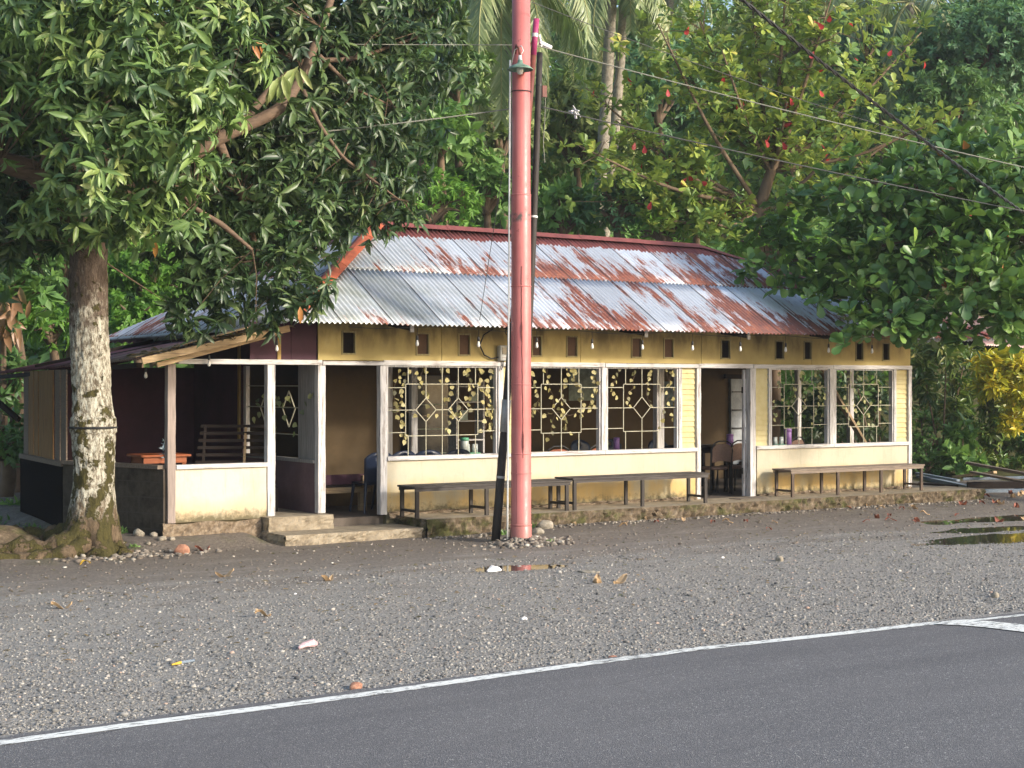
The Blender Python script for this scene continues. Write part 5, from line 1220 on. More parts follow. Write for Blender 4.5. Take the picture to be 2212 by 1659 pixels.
limbs = [(L1, [.2, .15, .135, .12, .10, .05]), (L2, [.16, .11, .10, .085, .08, .075, .06, .05, .04, .02]), (L3, [.16, .10, .08, .06, .03]), (L4, [.15, .10, .08, .06, .03]), (L5, [.03, .028, .028, .035, .02]), (L6, [.03, .025, .02, .018, .01]), (L7, [.06, .045, .03, .015]), (L8, [.06, .04, .03, .015]), (L9, [.03, .02, .01])]
limb_mesh(limbs, 'limbs', 'limb', t)
loops_near = px_lobes([(55, 60, 16.9, 1.15), (240, 30, 16.7, 1.15), (400, 110, 16.9, .95), (165, 235, 16.6, .72), (300, 210, 16.6, .9), (420, 250, 16.9, .55), (220, 380, 16.7, .68), (345, 340, 16.8, .6),
                       (150, 425, 17.1, .42), (195, 490, 17.5, .36), (100, 470, 17.6, .36), (130, 390, 17.4, .3), (270, 480, 17.2, .42), (370, 445, 17.3, .45), (-70, 200, 17, .8), (60, -150, 17.5, 1.3), (330, -150, 17.5, 1.3)])
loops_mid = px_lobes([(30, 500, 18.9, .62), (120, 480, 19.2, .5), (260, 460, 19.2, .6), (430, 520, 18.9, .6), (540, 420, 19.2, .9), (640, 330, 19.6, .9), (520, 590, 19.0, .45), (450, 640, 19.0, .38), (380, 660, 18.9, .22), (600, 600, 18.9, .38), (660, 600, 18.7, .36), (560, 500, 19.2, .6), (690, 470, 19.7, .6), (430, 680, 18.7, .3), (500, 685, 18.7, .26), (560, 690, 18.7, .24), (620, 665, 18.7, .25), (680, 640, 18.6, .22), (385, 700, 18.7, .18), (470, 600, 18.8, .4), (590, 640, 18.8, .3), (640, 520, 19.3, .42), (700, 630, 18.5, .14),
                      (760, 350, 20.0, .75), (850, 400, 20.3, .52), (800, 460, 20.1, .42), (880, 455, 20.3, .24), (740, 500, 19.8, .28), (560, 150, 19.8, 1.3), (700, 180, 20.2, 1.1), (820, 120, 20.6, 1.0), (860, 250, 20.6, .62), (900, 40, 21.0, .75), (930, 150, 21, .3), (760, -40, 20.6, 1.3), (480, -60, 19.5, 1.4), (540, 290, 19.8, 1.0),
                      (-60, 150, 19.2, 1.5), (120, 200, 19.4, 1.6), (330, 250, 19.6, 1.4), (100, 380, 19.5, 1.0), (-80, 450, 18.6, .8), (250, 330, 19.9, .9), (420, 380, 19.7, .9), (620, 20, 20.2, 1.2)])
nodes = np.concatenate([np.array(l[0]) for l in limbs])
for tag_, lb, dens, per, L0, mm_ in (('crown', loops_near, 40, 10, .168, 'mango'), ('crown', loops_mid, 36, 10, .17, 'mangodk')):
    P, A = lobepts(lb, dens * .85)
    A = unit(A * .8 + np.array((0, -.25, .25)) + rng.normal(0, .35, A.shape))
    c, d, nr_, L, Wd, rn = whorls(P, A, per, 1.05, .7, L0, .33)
    # the mid lobes wear the darker leaf, which paints in their shade
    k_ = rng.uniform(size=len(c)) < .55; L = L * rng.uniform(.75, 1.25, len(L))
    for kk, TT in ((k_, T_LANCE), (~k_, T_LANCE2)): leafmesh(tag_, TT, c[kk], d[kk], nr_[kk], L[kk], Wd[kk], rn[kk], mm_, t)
    twigs_to(t, 'twig', P, nodes, .10, .007)
# pale hanging young leaves in the middle of the crown
for (x, y, dd) in ((600, 175, 18.2), (615, 165, 18.2), (640, 150, 18.3)):
    P = np.repeat(np.array([at(x, y, dd)]), 5, 0); leafmesh('young_leaves', T_LANCE, P + rng.normal(0, .02, P.shape), np.array([(rng.normal(0, .35), rng.normal(0, .3), -1) for _ in range(5)]), np.array([(-.6, -1, .1)] * 5), rng.uniform(.26, .34, 5), rng.uniform(.07, .1, 5), rng.uniform(.85, 1, 5), 'mango', t)
# a few orange dying leaves in the crown
P = np.array([at(x, y, 17.8) for x, y in ((60, 205), (66, 200), (545, 95), (552, 90), (560, 93), (336, 520), (648, 662))]); leafmesh('dying_leaves', T_LANCE, P, rvec(7) * .4 + np.array((.3, 0, -.5)), np.array([(-.3, -1, .4)] * 7), np.full(7, .2), np.full(7, .07), rng.uniform(0, 1, 7), M.setdefault('dying', leaf_mat('dying_orange_leaf', [(.42, .14, .05), (.5, .25, .06)])), t)

# ---------------- almond tree, shaded, right foreground
def branched(name, base, label, group, limbs, lobes, dens, per, L0, wr, mleaf, T=T_OBOV, spread=1.05, droop=.1, mtr='twig', trunk_r=(.2, .14), frac=.08, red=0, up=.4, inner=.35, axisup=.5, toppt=None, mredl='redleaves', seedpts=None):
    t = thing(name, base, label, 'tree' if 'tree' in name or 'palm' in name else 'shrub', group)
    if toppt is not None: limb_mesh([([base - np.array((0, 0, .4)), (np.array(base) * .5 + np.array(toppt) * .5) + np.array((.05, .05, 0)), toppt], [trunk_r[0], (trunk_r[0] + trunk_r[1]) / 2, trunk_r[1]])], 'trunk', mtr, t)
    if limbs: limb_mesh(limbs, 'limbs', mtr, t, 7)
    P, A = lobepts(lobes, dens, inner)
    if seedpts is not None: P = np.concatenate([P, seedpts]); A = np.concatenate([A, unit(rng.normal(0, .5, seedpts.shape) + np.array((0, 0, .8)))])
    A = unit(A * .7 + np.array((0, -.1, axisup)) + rng.normal(0, .3, A.shape))
    c, d, nr_, L, Wd, rn = whorls(P, A, per, spread, droop, L0, wr, up=up)
    leafmesh('crown', T, c, d, nr_, L, Wd, rn, mleaf, t)
    if limbs and frac:
        nd = np.concatenate([np.array([np.array(l[0][i]) * (1 - f) + np.array(l[0][i + 1]) * f for i in range(len(l[0]) - 1) for f in (0, .25, .5, .75)]) for l in limbs]); twigs_to(t, mtr, P, nd, frac, .008)
    if red:
        i = rng.permutation(len(P))[:red]; Q = P[i] + unit(P[i] - P.mean(0)) * .05 + np.array((-.1, -.16, 0)); leafmesh('red_leaves', T, Q, unit(rng.normal(0, .5, Q.shape) + np.array((0, 0, -.7))), unit(np.tile((-.5, -.8, .2), (red, 1)) + rng.normal(0, .4, Q.shape)), np.full(red, L0 * 1.0), np.full(red, L0 * .6), rng.uniform(0, 1, red), mredl, t)
    return t
ab = np.array(at(2460, 832, 25.5)); ab[2] = 0
at_ = np.array(at(2430, 640, 25.3))
lob = px_lobes([(2180, 400, 24.0, 1.0), (2020, 420, 24.2, .95), (1860, 420, 24.6, .72), (1720, 440, 25.0, .42), (1640, 490, 25.2, .28), (2120, 560, 23.8, .95), (1960, 560, 24.0, .8), (1820, 540, 24.4, .6), (1700, 545, 25.0, .36), (1610, 575, 25.2, .2),
                (2160, 680, 23.3, .55), (2030, 670, 23.4, .5), (1920, 670, 23.5, .42), (1850, 690, 23.5, .3), (1830, 735, 23.3, .12), (2290, 480, 24, 1.0), (2210, 270, 24.3, .25), (2080, 330, 24.6, .45), (1940, 350, 24.8, .4), (1780, 600, 24.4, .28), (2250, 640, 23.6, .9),
                (2100, 500, 25.6, 1.3), (1900, 520, 25.6, .8), (1640, 575, 24.9, .24), (1710, 600, 24.6, .3), (1770, 635, 24.3, .3), (1840, 640, 24.0, .38), (1900, 610, 24, .5), (1950, 690, 23.5, .38), (1870, 725, 23.3, .2), (2010, 720, 23.4, .25), (2090, 720, 23.4, .3), (1680, 500, 25, .35)])
limbs = [([at_, at(2300, 560, 24.6), at(2130, 470, 24.3), at(1980, 400, 24.4), at(1880, 395, 24.6)], [.12, .09, .06, .04, .02]), ([at_, at(2250, 640, 24), at(2080, 660, 23.6), at(1900, 690, 23.6)], [.1, .06, .04, .02]), ([at_, at(2330, 430, 24.6), at(2250, 300, 24.5)], [.1, .06, .03]),
         ([at(2130, 470, 24.3), at(1950, 520, 24.6), at(1750, 560, 25), at(1620, 570, 25.2)], [.05, .04, .03, .015])]
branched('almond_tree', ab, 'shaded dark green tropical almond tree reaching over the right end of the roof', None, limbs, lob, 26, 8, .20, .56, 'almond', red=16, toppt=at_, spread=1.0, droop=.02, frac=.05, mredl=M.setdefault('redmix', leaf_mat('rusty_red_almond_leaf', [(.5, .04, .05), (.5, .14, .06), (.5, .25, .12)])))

# ---------------- sunlit almond tree behind the roof
def dirt_base(x, d):
    p = np.array(at(x, 832, d)); p[2] = float(gh(p[0], p[1])); return p
sb_ = dirt_base(1640, 31); fork = np.array(at(1640, 450, 31)); fk2 = np.array(at(1665, 370, 31))
tips = [(1420, 50), (1500, 20), (1620, -40), (1700, -60), (1800, -20), (1900, 90), (1990, 70), (1975, 270), (2050, 250), (1860, 190), (1265, 190), (1330, 260), (1240, 310), (1300, 420), (1400, 470), (1480, 150), (1560, 110), (1760, 110), (1830, 290), (1380, 330), (1440, 400), (1520, 480), (1780, 380), (1600, 250), (1700, 220)]
limbs = [([fork, fk2, (fk2 + np.array(at(1740, 200, 30.6))) / 2 + .1, at(1760, 110, 30.6)], [.13, .10, .07, .03])]
seed = []
for i, (x, y) in enumerate(tips):
    dd = 31 + random.uniform(-1.6, 1.2); e_ = np.array(at(x, y, dd)); s0 = fork if y > 250 or x < 1450 else fk2
    mid = s0 * .5 + e_ * .5 + np.array((0, 0, -.25)); limbs.append(([s0, mid, e_], [.055, .038, .012]))
    for f in np.linspace(.35, 1.02, 13):
        q_ = (1 - f) ** 2 * s0 + 2 * f * (1 - f) * mid + f * f * e_
        for _ in range(3): seed.append(q_ + rng.normal(0, .2, 3))
lob = px_lobes([(1480, 170, 30.5, .9), (1620, 120, 30.6, 1.1), (1760, 90, 30.4, 1.1), (1380, 130, 31, .6), (1330, 110, 30.8, .4), (1840, 200, 31, .8), (1450, 330, 30.8, .8), (1350, 360, 31, .7), (1560, 430, 30.8, .6), (1700, 330, 31, .8), (1850, 20, 31, .8), (1560, 260, 31.4, .9), (1650, 0, 31, .9), (1480, 30, 31, .6), (1340, 310, 31, .3), (1420, 450, 30.6, .5)])
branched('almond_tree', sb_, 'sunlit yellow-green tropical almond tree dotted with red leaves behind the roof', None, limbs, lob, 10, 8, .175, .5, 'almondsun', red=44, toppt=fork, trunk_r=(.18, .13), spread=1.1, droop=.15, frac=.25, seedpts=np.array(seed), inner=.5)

# ---------------- coconut palms
def palm(base, crown_pt, label, nf=16, L=4.2, seed=0, hang=1.0, tr=(.17, .12), mleaf='palm', visible_trunk=True):
    r = np.random.default_rng(seed); base = np.array(base, float); cpt = np.array(crown_pt, float)
    t = thing('coconut_palm', tuple(base), label, 'palm tree', 'coconut palms on the slope')
    mid = (base + cpt) / 2 + np.array((.25, 0, 0)); T = np.linspace(0, 1, 26)
    P = [(1 - f) ** 2 * (base - np.array((0, 0, .5))) + 2 * f * (1 - f) * mid + f * f * cpt for f in T]
    MB().tube(P, [tr[0] + (tr[1] - tr[0]) * f + (.012 if i % 2 else 0) for i, f in enumerate(T)], 12).build('trunk', 'palmtrunk', t, smooth=True)
    for i in range(nf):
        az = i * 2.4 + r.uniform(-.2, .2); el = R(75) - R(115) * (i / nf) * hang; Lf = L * r.uniform(.85, 1.1)
        h = np.array((math.cos(az), math.sin(az), 0)); n_ = 26; p = cpt.copy(); e_ = el; R_ = [p.copy()]; D_l = []
        for q_ in range(n_):
            e_ -= (.055 + .05 * q_ / n_) * (1.0 if e_ > R(-86) else 0); dv = h * math.cos(e_) + np.array((0, 0, math.sin(e_))); D_l.append(dv); p = p + dv * Lf / n_; R_.append(p.copy())
        fr_ = MB().tube(R_, list(np.linspace(.035, .006, n_ + 1)), 5).build('frond', M.setdefault('rachis', plain('yellow_green_frond_stalk', (.28, .28, .10), .6)), t)
        RR = np.array(R_); nl = 62; tt = np.linspace(.12, .99, nl); ix = tt * n_; i0 = np.minimum(ix.astype(int), n_ - 1); pos = RR[i0] + (RR[i0 + 1] - RR[i0]) * (ix - i0)[:, None]; dd = np.array(D_l)[i0]
        sd = unit(np.cross(dd, (0, 0, 1.0)) + 1e-6); C_l = []; 
        for sg in (-1, 1):
            v = unit(sd * sg * .75 + dd * .75 + np.array((0, 0, -.42)) + r.normal(0, .07, (nl, 3))); C_l.append((pos, v, unit(np.cross(v, dd) * sg + r.normal(0, .15, (nl, 3)))))
        pos = np.concatenate([c[0] for c in C_l]); v = np.concatenate([c[1] for c in C_l]); nn = np.concatenate([c[2] for c in C_l]); ll = np.tile(.95 * L / 4.2 * np.sin(np.clip(tt * 1.05 + .12, 0, 1) * math.pi * .93) ** .6, 2) * r.uniform(.85, 1.1, nl * 2)
        leafmesh('leaflets', T_STRAP, pos, v, nn, ll, np.full(nl * 2, .05), r.uniform(0, 1, nl * 2) * .7 + r.uniform(0, .3), mleaf, fr_)
    return t
palm(dirt_base(1128, 33), at(1095, -60, 33), 'coconut palm with long fronds drooping behind the top of the pink pole', 22, 3.7, 1, 1.15)
palm(dirt_base(1262, 40), at(1322, -45, 38), 'coconut palm with the thicker pale trunk standing between pole and sunlit almond', 15, 2.9, 2, .9, (.17, .13))
palm(dirt_base(1285, 41), at(1350, -45, 39.5), 'thinner coconut palm close behind the thicker pale trunk', 11, 2.8, 3, .9, (.14, .11))
palm(dirt_base(1960, 47), at(1965, 5, 45), 'coconut palm rising behind the top right of the sunlit almond tree', 16, 4.0, 4, 1.1)
palm(dirt_base(2190, 52), at(2190, -10, 50), 'coconut palm at the top right corner behind the vine-clad tree', 14, 4.0, 5, 1.0)
palm(dirt_base(1440, 50), at(1445, -30, 49), 'small distant palm between the leaning palms and the sunlit almond', 12, 3.6, 6, 1.0)

# ---------------- trees on the slope
def bgtree(x, y, d, r, m, label, leaf=.26, dens=15, sub=9, group='trees on the slope behind the restaurant', seed=0, name='slope_tree', T=T_DIA, per=10, wr=.42, droop=.3, flat=.8, tr=.16):
    r0 = np.random.default_rng(seed + 100); c = np.array(at(x, y, d)); b = dirt_base(x + 6, d + .4)
    t = thing(name, tuple(b), label, 'tree', group)
    limbs = [([b - np.array((0, 0, .3)), (b + c) / 2 + np.array((.15, 0, 0)), c], [tr, tr * .8, tr * .4])]
    lobes = [(c, (r * .62,) * 3)]
    for i in range(sub):
        v = unit(r0.normal(size=3)); v[2] = abs(v[2]) * .9 - .25; p = c + v * r * np.array((.72, .72, flat)); lobes.append((p, (r * r0.uniform(.28, .45),) * 3)); limbs.append(([c - np.array((0, 0, r * .4)), (c + p) / 2, p], [tr * .45, tr * .25, tr * .08]))
    limb_mesh(limbs, 'trunk', 'twig', t, 7)
    P, A = lobepts(lobes, dens); A = unit(A + np.array((0, 0, .3)) + rng.normal(0, .3, A.shape))
    cc, dd, nn, L, Wd, rn = whorls(P, A, per, 1.15, droop, leaf, wr)
    leafmesh('crown', T, cc, dd, nn, L, Wd, rn, m, t); return t
bgtree(985, 165, 31, 1.15, 'mango', 'dark glossy tree just right of the mango crown under the palm fronds', .24, 17, 10, T=T_LANCE, wr=.3, seed=1)
bgtree(950, 290, 30, 1.0, 'wood2', 'dense green tree below the palm fronds', .24, 18, 10, seed=2)
bgtree(930, 440, 29.5, .95, 'wood3', 'bright light green feathery tree above the left end of the ridge', .14, 34, 12, seed=3, wr=.3)
bgtree(1050, 420, 31, 1.0, 'wood2', 'mid green tree left of the pink pole above the ridge', .22, 18, 10, seed=4)
bgtree(1215, 470, 32, .95, 'wood2', 'full green tree right of the black pole above the ridge', .24, 17, 10, seed=5)
bgtree(1330, 450, 31.5, .85, 'bluegreen', 'soft blue-green feathery tree at the foot of the pale palm trunks', .15, 32, 12, seed=6, wr=.3)
bgtree(1240, 290, 42, 2.2, 'olive', 'tall olive green tree between the black pole and the palm trunks', .24, 16, 12, seed=7)
bgtree(1080, 300, 38, 1.5, 'olive', 'olive tree behind the pink pole', .24, 14, 10, seed=8)
bgtree(1420, 200, 46, 2.4, 'bluegreen', 'dim grey-green tree behind the palm trunks', .26, 12, 12, seed=9)
bgtree(1290, 110, 56, 2.0, 'olive', 'hazy tree at the skyline between the palms', .3, 10, 10, seed=10)
bgtree(1220, 50, 60, 1.8, 'bluegreen', 'hazy skyline tree right of the pole top', .3, 9, 10, seed=11)
bgtree(2115, 130, 43, 2.3, 'bluegreen', 'rounded vine-clad dark tree at the upper right', .17, 34, 16, seed=12)
bgtree(2060, 240, 42, 1.6, 'wood1', 'lower shoulder of vine-clad growth below the rounded upper right tree', .22, 20, 12, seed=13)
bgtree(2230, 60, 44, 2.0, 'bluegreen', 'vine-clad tree cut by the right edge of the view', .24, 14, 10, seed=14)
bgtree(1700, 60, 50, 3.0, 'olive', 'grey-green tree mass behind the sunlit almond crown', .28, 9, 12, seed=15)
bgtree(1900, 160, 46, 2.0, 'bluegreen', 'dim tree between the sunlit almond and the vine-clad tree', .26, 12, 10, seed=16)
bgtree(1500, 440, 34, 1.3, 'wood2', 'mid green tree behind the lower sunlit almond branches', .22, 15, 10, seed=17)
bgtree(1440, 505, 31, .7, 'wood3', 'bright strap-leaved shrub above the ridge below the sunlit almond', .24, 14, 8, seed=18, wr=.18)
bgtree(1660, 530, 31, .9, 'wood3', 'bright green shrub behind the right part of the ridge', .2, 15, 9, seed=19)
bgtree(700, 480, 31, 1.1, 'wood2', 'green tree glimpsed behind the mango over the roof hip', .22, 13, 9, seed=20)
bgtree(620, 380, 33, 1.6, 'wood1', 'dark tree behind the right half of the mango', .26, 10, 9, seed=21)
bgtree(320, 600, 32, 1.15, 'wood3', 'bright green vine-smothered tree behind the porch roof right of the trunk', .13, 46, 14, seed=22, wr=.55)
bgtree(290, 690, 31, .8, 'wood3', 'bright green creeper thicket just above the porch roof right of the trunk', .12, 46, 12, seed=23, wr=.55)
bgtree(420, 560, 34, 1.3, 'wood2', 'green tree behind the low hanging mango branches', .2, 18, 10, seed=24)
bgtree(110, 700, 29, .9, 'wood3', 'bright fern-like thicket left of the mango trunk above the eave', .2, 22, 12, seed=25, wr=.3)
bgtree(30, 640, 27.5, .8, 'wood2', 'broad-leaved bush at the left edge above the eave', .32, 10, 9, seed=26, wr=.5)
bgtree(140, 560, 33, 1.4, 'wood2', 'sunlit mid green tree behind the mango trunk', .2, 16, 10, seed=27)
bgtree(20, 830, 27, .7, 'wood1', 'dark bush under the left eave', .2, 16, 8, seed=28)
bgtree(0, 950, 26, .8, 'wood1', 'dark undergrowth bush left of the plank wall', .16, 20, 8, seed=29)
bgtree(200, 300, 36, 2.6, 'wood1', 'dark tree far behind the mango crown', .3, 8, 10, seed=30)
bgtree(800, 250, 38, 2.4, 'wood1', 'large dark tree behind the right side of the mango crown', .28, 9, 12, seed=31)
bgtree(900, 60, 42, 2.4, 'wood2', 'tree behind the mango near the top, left of the palm', .28, 9, 10, seed=32)
# banana-like plant with dry brown leaves at far left
t = thing('dry_leaved_plant', dirt_base(10, 26.8), 'plant with large crumpled brown leaves at the left edge', 'plant')
P = np.array([at(10 + rng.normal(0, 18), 660 + rng.normal(0, 40), 26.6) for _ in range(26)]); MB().tube([tuple(dirt_base(10, 26.8)), at(5, 640, 26.7)], [.08, .05], 8).build('stem', 'twig', t)
leafmesh('dead_leaves', T_LANCE, P, unit(rng.normal(0, .5, (26, 3)) + np.array((0, 0, -.8))), unit(np.tile((-.5, -.9, .1), (26, 1)) + rng.normal(0, .5, (26, 3))), rng.uniform(.3, .5, 26), rng.uniform(.1, .18, 26), rng.uniform(0, 1, 26), M.setdefault('deadbrown', leaf_mat('dead_brown_leaf', [(.28, .14, .07), (.5, .3, .18)])), t)

# shrubs at the right
def far(L, k=1.2): return [(tuple(CAM[i] + (p[i] - CAM[i]) * k for i in range(3)), r * k) for p, r in L]
def shrub(name, x, y, d, rx, m, label, **k):
    kk = k.pop('kk', 1.2); d = d * kk; b = dirt_base(x, d); lobes = far(k.pop('lobes'), kk); k['L0'] = k.get('L0', .14) * (1 + (kk - 1) * .8)
    return branched(name, b, label, 'shrubs right of the restaurant', [([b, (b + np.array(lobes[i][0])) / 2, lobes[i][0]], [.03, .02, .01]) for i in range(min(5, len(lobes)))], lobes, k.pop('dens', 40), k.pop('per', 10), k.pop('L0', .14), k.pop('wr', .3), m, T=k.pop('T', T_DIA), spread=k.pop('spread', 1.0), droop=k.pop('droop', .1), frac=.02, **k)
shrub('croton_shrub', 2035, 760, 27.4, 1, 'crotong', 'croton with drooping cream and yellow strap leaves beside the building corner', lobes=px_lobes([(1990, 770, 27.4, .22), (2045, 760, 27.2, .30), (2085, 770, 27.6, .2), (2000, 830, 27.5, .28), (2070, 830, 27.8, .22), (2060, 890, 27.6, .25)]), dens=55, L0=.24, wr=.2, T=T_LANCE, droop=.35)
shrub('hedge_shrub', 2000, 900, 27.2, 1, 'wood2', 'dense small-leaved green shrub against the building corner', lobes=px_lobes([(1985, 850, 28.0, .3), (1990, 910, 27.6, .35), (2030, 900, 28.1, .35), (2000, 970, 27.2, .32), (2050, 960, 27.6, .3), (1980, 1000, 27.0, .2), (2095, 980, 27.4, .25), (2020, 1020, 27.2, .3), (2070, 1010, 27.4, .28), (2110, 930, 28.6, .4), (2050, 880, 28.6, .4), (2100, 1000, 28.4, .35)]), dens=120, L0=.075, wr=.5)
shrub('yellow_croton', 2160, 850, 28.2, 1, 'crotony', 'tall croton with glowing yellow top leaves at the right edge', lobes=px_lobes([(2165, 790, 28.2, .32), (2120, 800, 28.4, .2), (2200, 830, 28.2, .3), (2190, 780, 28.2, .22), (2222, 880, 28, .3), (2130, 785, 26.6, .22), (2180, 790, 26.6, .26), (2212, 800, 26.6, .3), (2155, 830, 26.6, .26), (2205, 860, 26.6, .28), (2120, 840, 26.8, .2), (2190, 910, 26.8, .22)]), dens=80, L0=.16, wr=.3, T=T_LANCE)
shrub('green_croton', 2150, 900, 28.0, 1, 'crotong', 'dark green croton below the yellow-topped one', lobes=px_lobes([(2130, 850, 28.1, .28), (2160, 880, 27.9, .32), (2150, 940, 27.7, .34), (2200, 950, 27.7, .3), (2140, 1000, 27.4, .3), (2200, 1010, 27.4, .25), (2240, 960, 27.5, .3), (2100, 1000, 27.3, .2)]), dens=80, L0=.15, wr=.32, T=T_LANCE)
shrub('broad_leaved_shrub', 2080, 960, 27.0, 1, 'wood2', 'low broad-leaved plant between the hedge shrub and the dark croton', lobes=px_lobes([(2080, 940, 27.1, .22), (2060, 990, 26.8, .24), (2100, 1010, 26.7, .2)]), dens=60, L0=.2, wr=.42, T=T_LANCE)
shrub('side_shrub', 1900, 900, 29, 1, 'shade_leaf', 'green shrub seen through the rightmost barred windows', lobes=px_lobes([(1900, 880, 29.5, .7), (1820, 900, 30.5, .8), (1760, 880, 31, .8), (1850, 820, 31, .8)]), dens=22, L0=.18, wr=.4, kk=1.0)
# dead leaves lodged on the porch roof front
n_ = 260; f_ = rng.uniform(.05, 1, n_); yy2 = rng.uniform(.0, .75, n_) ** 1.5; P = so_[None] + ls[None] * (tl * f_)[:, None] + np.stack([np.zeros(n_), yy2, np.full(n_, .028)], -1)
o = leafmesh('roof_leaf_litter', T_LANCE, P, unit(rng.normal(0, 1, (n_, 3)) * (1, 1, .12)), unit(rng.normal(0, .25, (n_, 3)) + np.array((0, 0, 1.))), rng.uniform(.08, .2, n_), rng.uniform(.03, .07, n_), rng.uniform(0, 1, n_), M.setdefault('litter', leaf_mat('dead_roof_leaf', [(.10, .065, .04), (.22, .14, .08), (.4, .27, .16)])), None, tuple(so_)); o['kind'] = 'stuff'; o['label'] = 'dead leaves lodged along the front edge of the porch roof'
n_ = 900; P = np.stack([rng.uniform(-7, 11.5, n_), rng.uniform(-7.5, -1.0, n_), np.zeros(n_)], -1); P[:, 2] = gh(P[:, 0], P[:, 1]) + .008
o = leafmesh('ground_litter', T_LANCE, P, unit(rng.normal(0, 1, (n_, 3)) * (1, 1, .1)), unit(rng.normal(0, .2, (n_, 3)) + np.array((0, 0, 1.))), rng.uniform(.025, .09, n_), rng.uniform(.01, .03, n_), rng.uniform(0, 1, n_), 'litter', None, (0, 0, 0)); o['kind'] = 'stuff'; o['label'] = 'bits of dry leaf and twig scattered over the yard'
# weeds
def weed(x, y, s, label, n_=26):
    p = np.array(onG(x, y)); p[2] = float(gh(p[0], p[1])); t = thing('weed', tuple(p), label, 'weed', 'small weeds on the yard')
    P = np.repeat(p[None], n_, 0) + rng.normal(0, [s * .5, s * .4, 0], (n_, 3)) + np.array((0, 0, s * .2)); leafmesh('leaves', T_LANCE, P, unit(rng.normal(0, .8, (n_, 3)) + np.array((0, 0, .9))), rvec(n_), rng.uniform(.5, 1.1, n_) * s, rng.uniform(.2, .35, n_) * s, rng.uniform(0, 1, n_), 'wood2', t)
weed(1150, 1150, .09, 'weed tuft growing against the right side of the pink pole'); weed(1088, 1158, .07, 'weed tuft between the black pole foot and the pink pole'); weed(1185, 1175, .05, 'low green weed in the stones right of the pink pole')
weed(262, 1175, .09, 'green weed at the right foot of the mango trunk'); weed(955, 1150, .06, 'small weed at the pavement foot left of the black pole'); weed(860, 1160, .05, 'weed at the front of the doorstep slab'); weed(893, 1116, .06, 'green sprout at the foot of the left bench leg')
weed(290, 1195, .05, 'small green sprout among the stones right of the trunk'); weed(770, 1163, .05, 'tiny weed left of the doorstep corner'); weed(20, 1110, .16, 'leafy weed at the left edge behind the roots')

# forest filling the slope: nobody could count it
n_ = 560; d_ = rng.uniform(33, 80, n_) ; px_ = rng.uniform(-500, 2900, n_); C = np.array([at(x, 832, d) for x, d in zip(px_, d_)]); C[:, 2] = gh(C[:, 0], C[:, 1]) + rng.uniform(.3, 3.2, n_)
C = C[(px_ < 1930) | (d_ > 44)]; lob = [(c, rng.uniform(.9, 2.0)) for c in C]
P, A = lobepts(lob, 6.5, .2); A = unit(A + np.array((0, 0, .5)))
c, d, nn, L, Wd, rn = whorls(P, A, 6, 1.1, .25, .30, .5)
o = leafmesh('forest', T_DIA, c, d, nn, L, Wd, rn, 'wood2', None, (0, 0, 0)); o['kind'] = 'stuff'; o['label'] = 'dense forest undergrowth covering the slope'
n_ = 150; d_ = rng.uniform(28.5, 34, n_); px_ = rng.uniform(-300, 2600, n_); C = np.array([at(x, 832, d) for x, d in zip(px_, d_)]); C[:, 2] = gh(C[:, 0], C[:, 1]) + rng.uniform(.0, .9, n_); C = C[(C[:, 1] > 6.9) & (px_ < 1880)]
extra = [(at(x, 832 - hh, d), r_) for x, d, hh, r_ in ((-260, 20, 250, 1.5), (-420, 17, 300, 1.6), (-300, 23, 500, 2.2), (-600, 20, 400, 2.4), (-150, 25, 300, 1.8), (-500, 24, 700, 2.8), (-250, 19, 60, 1.0), (-180, 22, 60, 1.2), (-420, 18, 40, 1.2), (-120, 26, 560, 2.0))]  # unseen foliage left of the view, added to darken the porch walls
P, A = lobepts([(c, rng.uniform(.5, 1.0)) for c in C] + extra, 16, .2); c, d, nn, L, Wd, rn = whorls(P, unit(A + np.array((0, 0, .5))), 7, 1.1, .25, .2, .5)
o = leafmesh('undergrowth', T_DIA, c, d, nn, L, Wd, rn, 'wood1', None, (0, 0, 0)); o['kind'] = 'stuff'; o['label'] = 'low dark undergrowth behind the restaurant, plus unseen foliage added at the left'
# moss and short weeds beneath the left trees
n_ = 900; P = np.stack([rng.uniform(-8, -3.9, n_), rng.uniform(.3, 6.5, n_), np.zeros(n_)], -1); P[:, 2] = gh(P[:, 0], P[:, 1])
c, d, nn, L, Wd, rn = whorls(P, np.tile((0, 0, 1.), (n_, 1)), 5, .8, 0, .09, .4); keep = rng.uniform(size=len(c)) < .5
o = leafmesh('ground_cover', T_DIA, c[keep], d[keep], nn[keep], L[keep], Wd[keep], rn[keep], 'wood1', None, (0, 0, 0)); o['kind'] = 'stuff'; o['label'] = 'short weeds and leaf litter under the left trees'

# ---------------- neighbour house and lumber at the right
hb = np.array(at(2240, 832, 41)); hb[2] = 0; t = thing('neighbour_house', tuple(hb), 'grey rendered house with a maroon and white corrugated roof at the right edge', 'house')
u_ = np.array((pc, ps * 0 + .0, 0)); ax = np.array((1, .35, 0)); ax = ax / np.linalg.norm(ax)
w0 = np.array(at(2075, 832, 38.5)); w0[2] = -.1; w1 = w0 + np.array((8, .5, 0)); MB().bar(w0 + np.array((0, 0, 1.4)), w1 + np.array((0, 0, 1.4)), .12, 3.2).build('wall', 'farwall', t)
MB().bar(w0 + np.array((0, 0, 1.3)), w0 + np.array((-.5, 5, 1.3)), .12, 2.7).build('wall', 'farwall', t)
e0 = np.array(at(2118, 745, 38.0)); corr('roof', e0, unit(np.array((1, .08, -.02))), unit(np.array((-.0, 2.2, 1.25))), 7.0, lambda u: 0.0, lambda u: 2.6, 'farroof', t, pitch=.1)
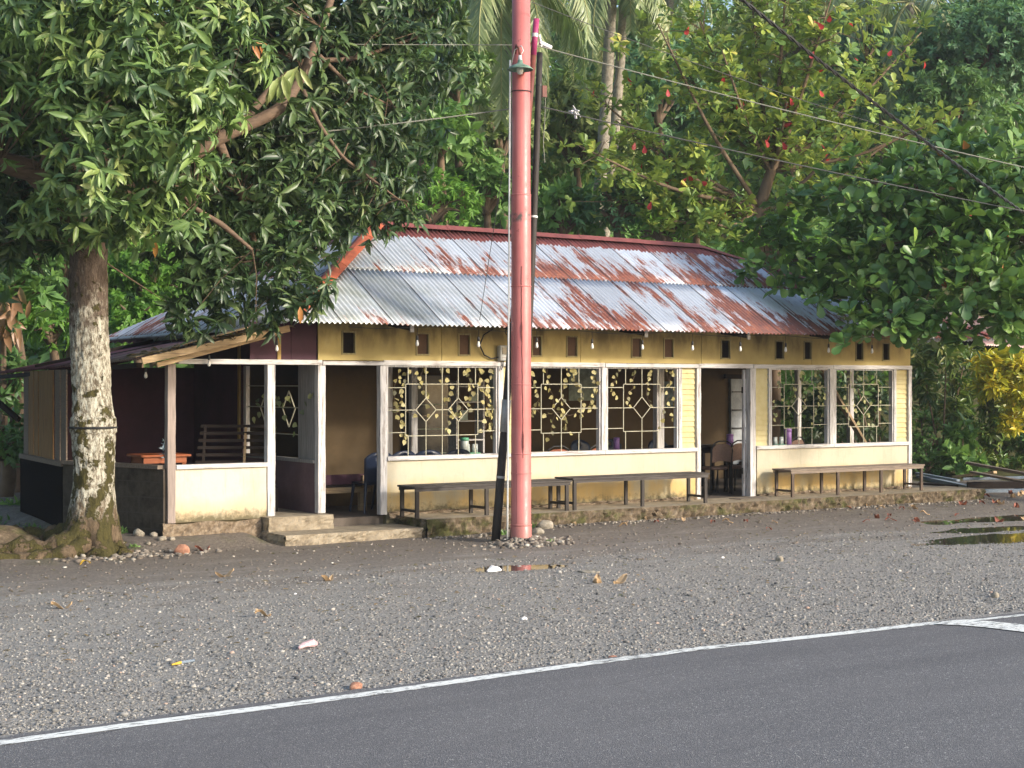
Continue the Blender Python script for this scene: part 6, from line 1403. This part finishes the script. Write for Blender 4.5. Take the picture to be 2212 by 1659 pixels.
def lumber(p, q, w_, h_, m, label): setp(MB().bar(p, q, w_, h_).build('timber', m, origin=p, bevel=.004), label, 'timber', 'lumber heap right of the restaurant')
z = .06
def gp(x, y, z): return np.array(onG(x, y, z))
lumber(gp(2090, 1000, .55), gp(2260, 1032, .42), .10, .05, 'oldboard', 'long pale board sloping on top of the lumber heap')
lumber(gp(2100, 1020, .35), gp(2260, 1050, .3), .12, .04, 'oldboard', 'grey board second from the top of the lumber heap')
lumber(gp(1985, 1030, .12), gp(2110, 1056, .08), .13, .07, 'greyblue', 'grey-blue beam pointing left from the lumber heap')
lumber(gp(1980, 1022, .2), gp(2070, 1038, .14), .08, .04, 'greyblue', 'thin grey-blue batten above the left pointing beam')
lumber(gp(2080, 1035, .25), gp(2260, 1030, .3), .06, .05, 'greyblue', 'pale edge batten across the middle of the heap')
lumber(gp(2090, 1048, .15), gp(2260, 1046, .18), .2, .12, 'darkwood', 'thick dark beam in the middle of the heap')
lumber(gp(2120, 1062, .08), gp(2270, 1060, .1), .15, .08, 'greyblue', 'lower blue-grey beam at the right edge')
lumber(gp(1985, 1045, .08), gp(2085, 1052, .07), .08, .05, 'darkwood', 'dark batten lying behind the building corner')
lumber(gp(2060, 1030, .15), gp(2150, 1020, .3), .1, .05, 'rafter', 'short reddish board under the pale sloping board')
for x, y in ((2095, 1060), (2200, 1065)): rock('stone', *gp(x, y, 0)[:2], (.1, .09, .08), 'rock', 'round stone propping the lumber at the ' + ('left' if x < 2100 else 'right'), 'stone', seed=x)

# ---------------- humid morning air over the slope
n = N('humid_air'); n.t.nodes.clear()
vol = n.n('ShaderNodeVolumePrincipled'); vol.inputs['Color'].default_value = (.82, .88, .95, 1); vol.inputs['Density'].default_value = .0007; vol.inputs['Anisotropy'].default_value = .2
oo = n.n('ShaderNodeOutputMaterial'); n.l(vol.outputs[0], oo.inputs['Volume'])
hz = MB().box(-122, 262, -122, 262, -12, 60).build('haze', n.m, origin=(0, 0, 0)); hz['kind'] = 'stuff'; hz['label'] = 'thin humid haze in the air'
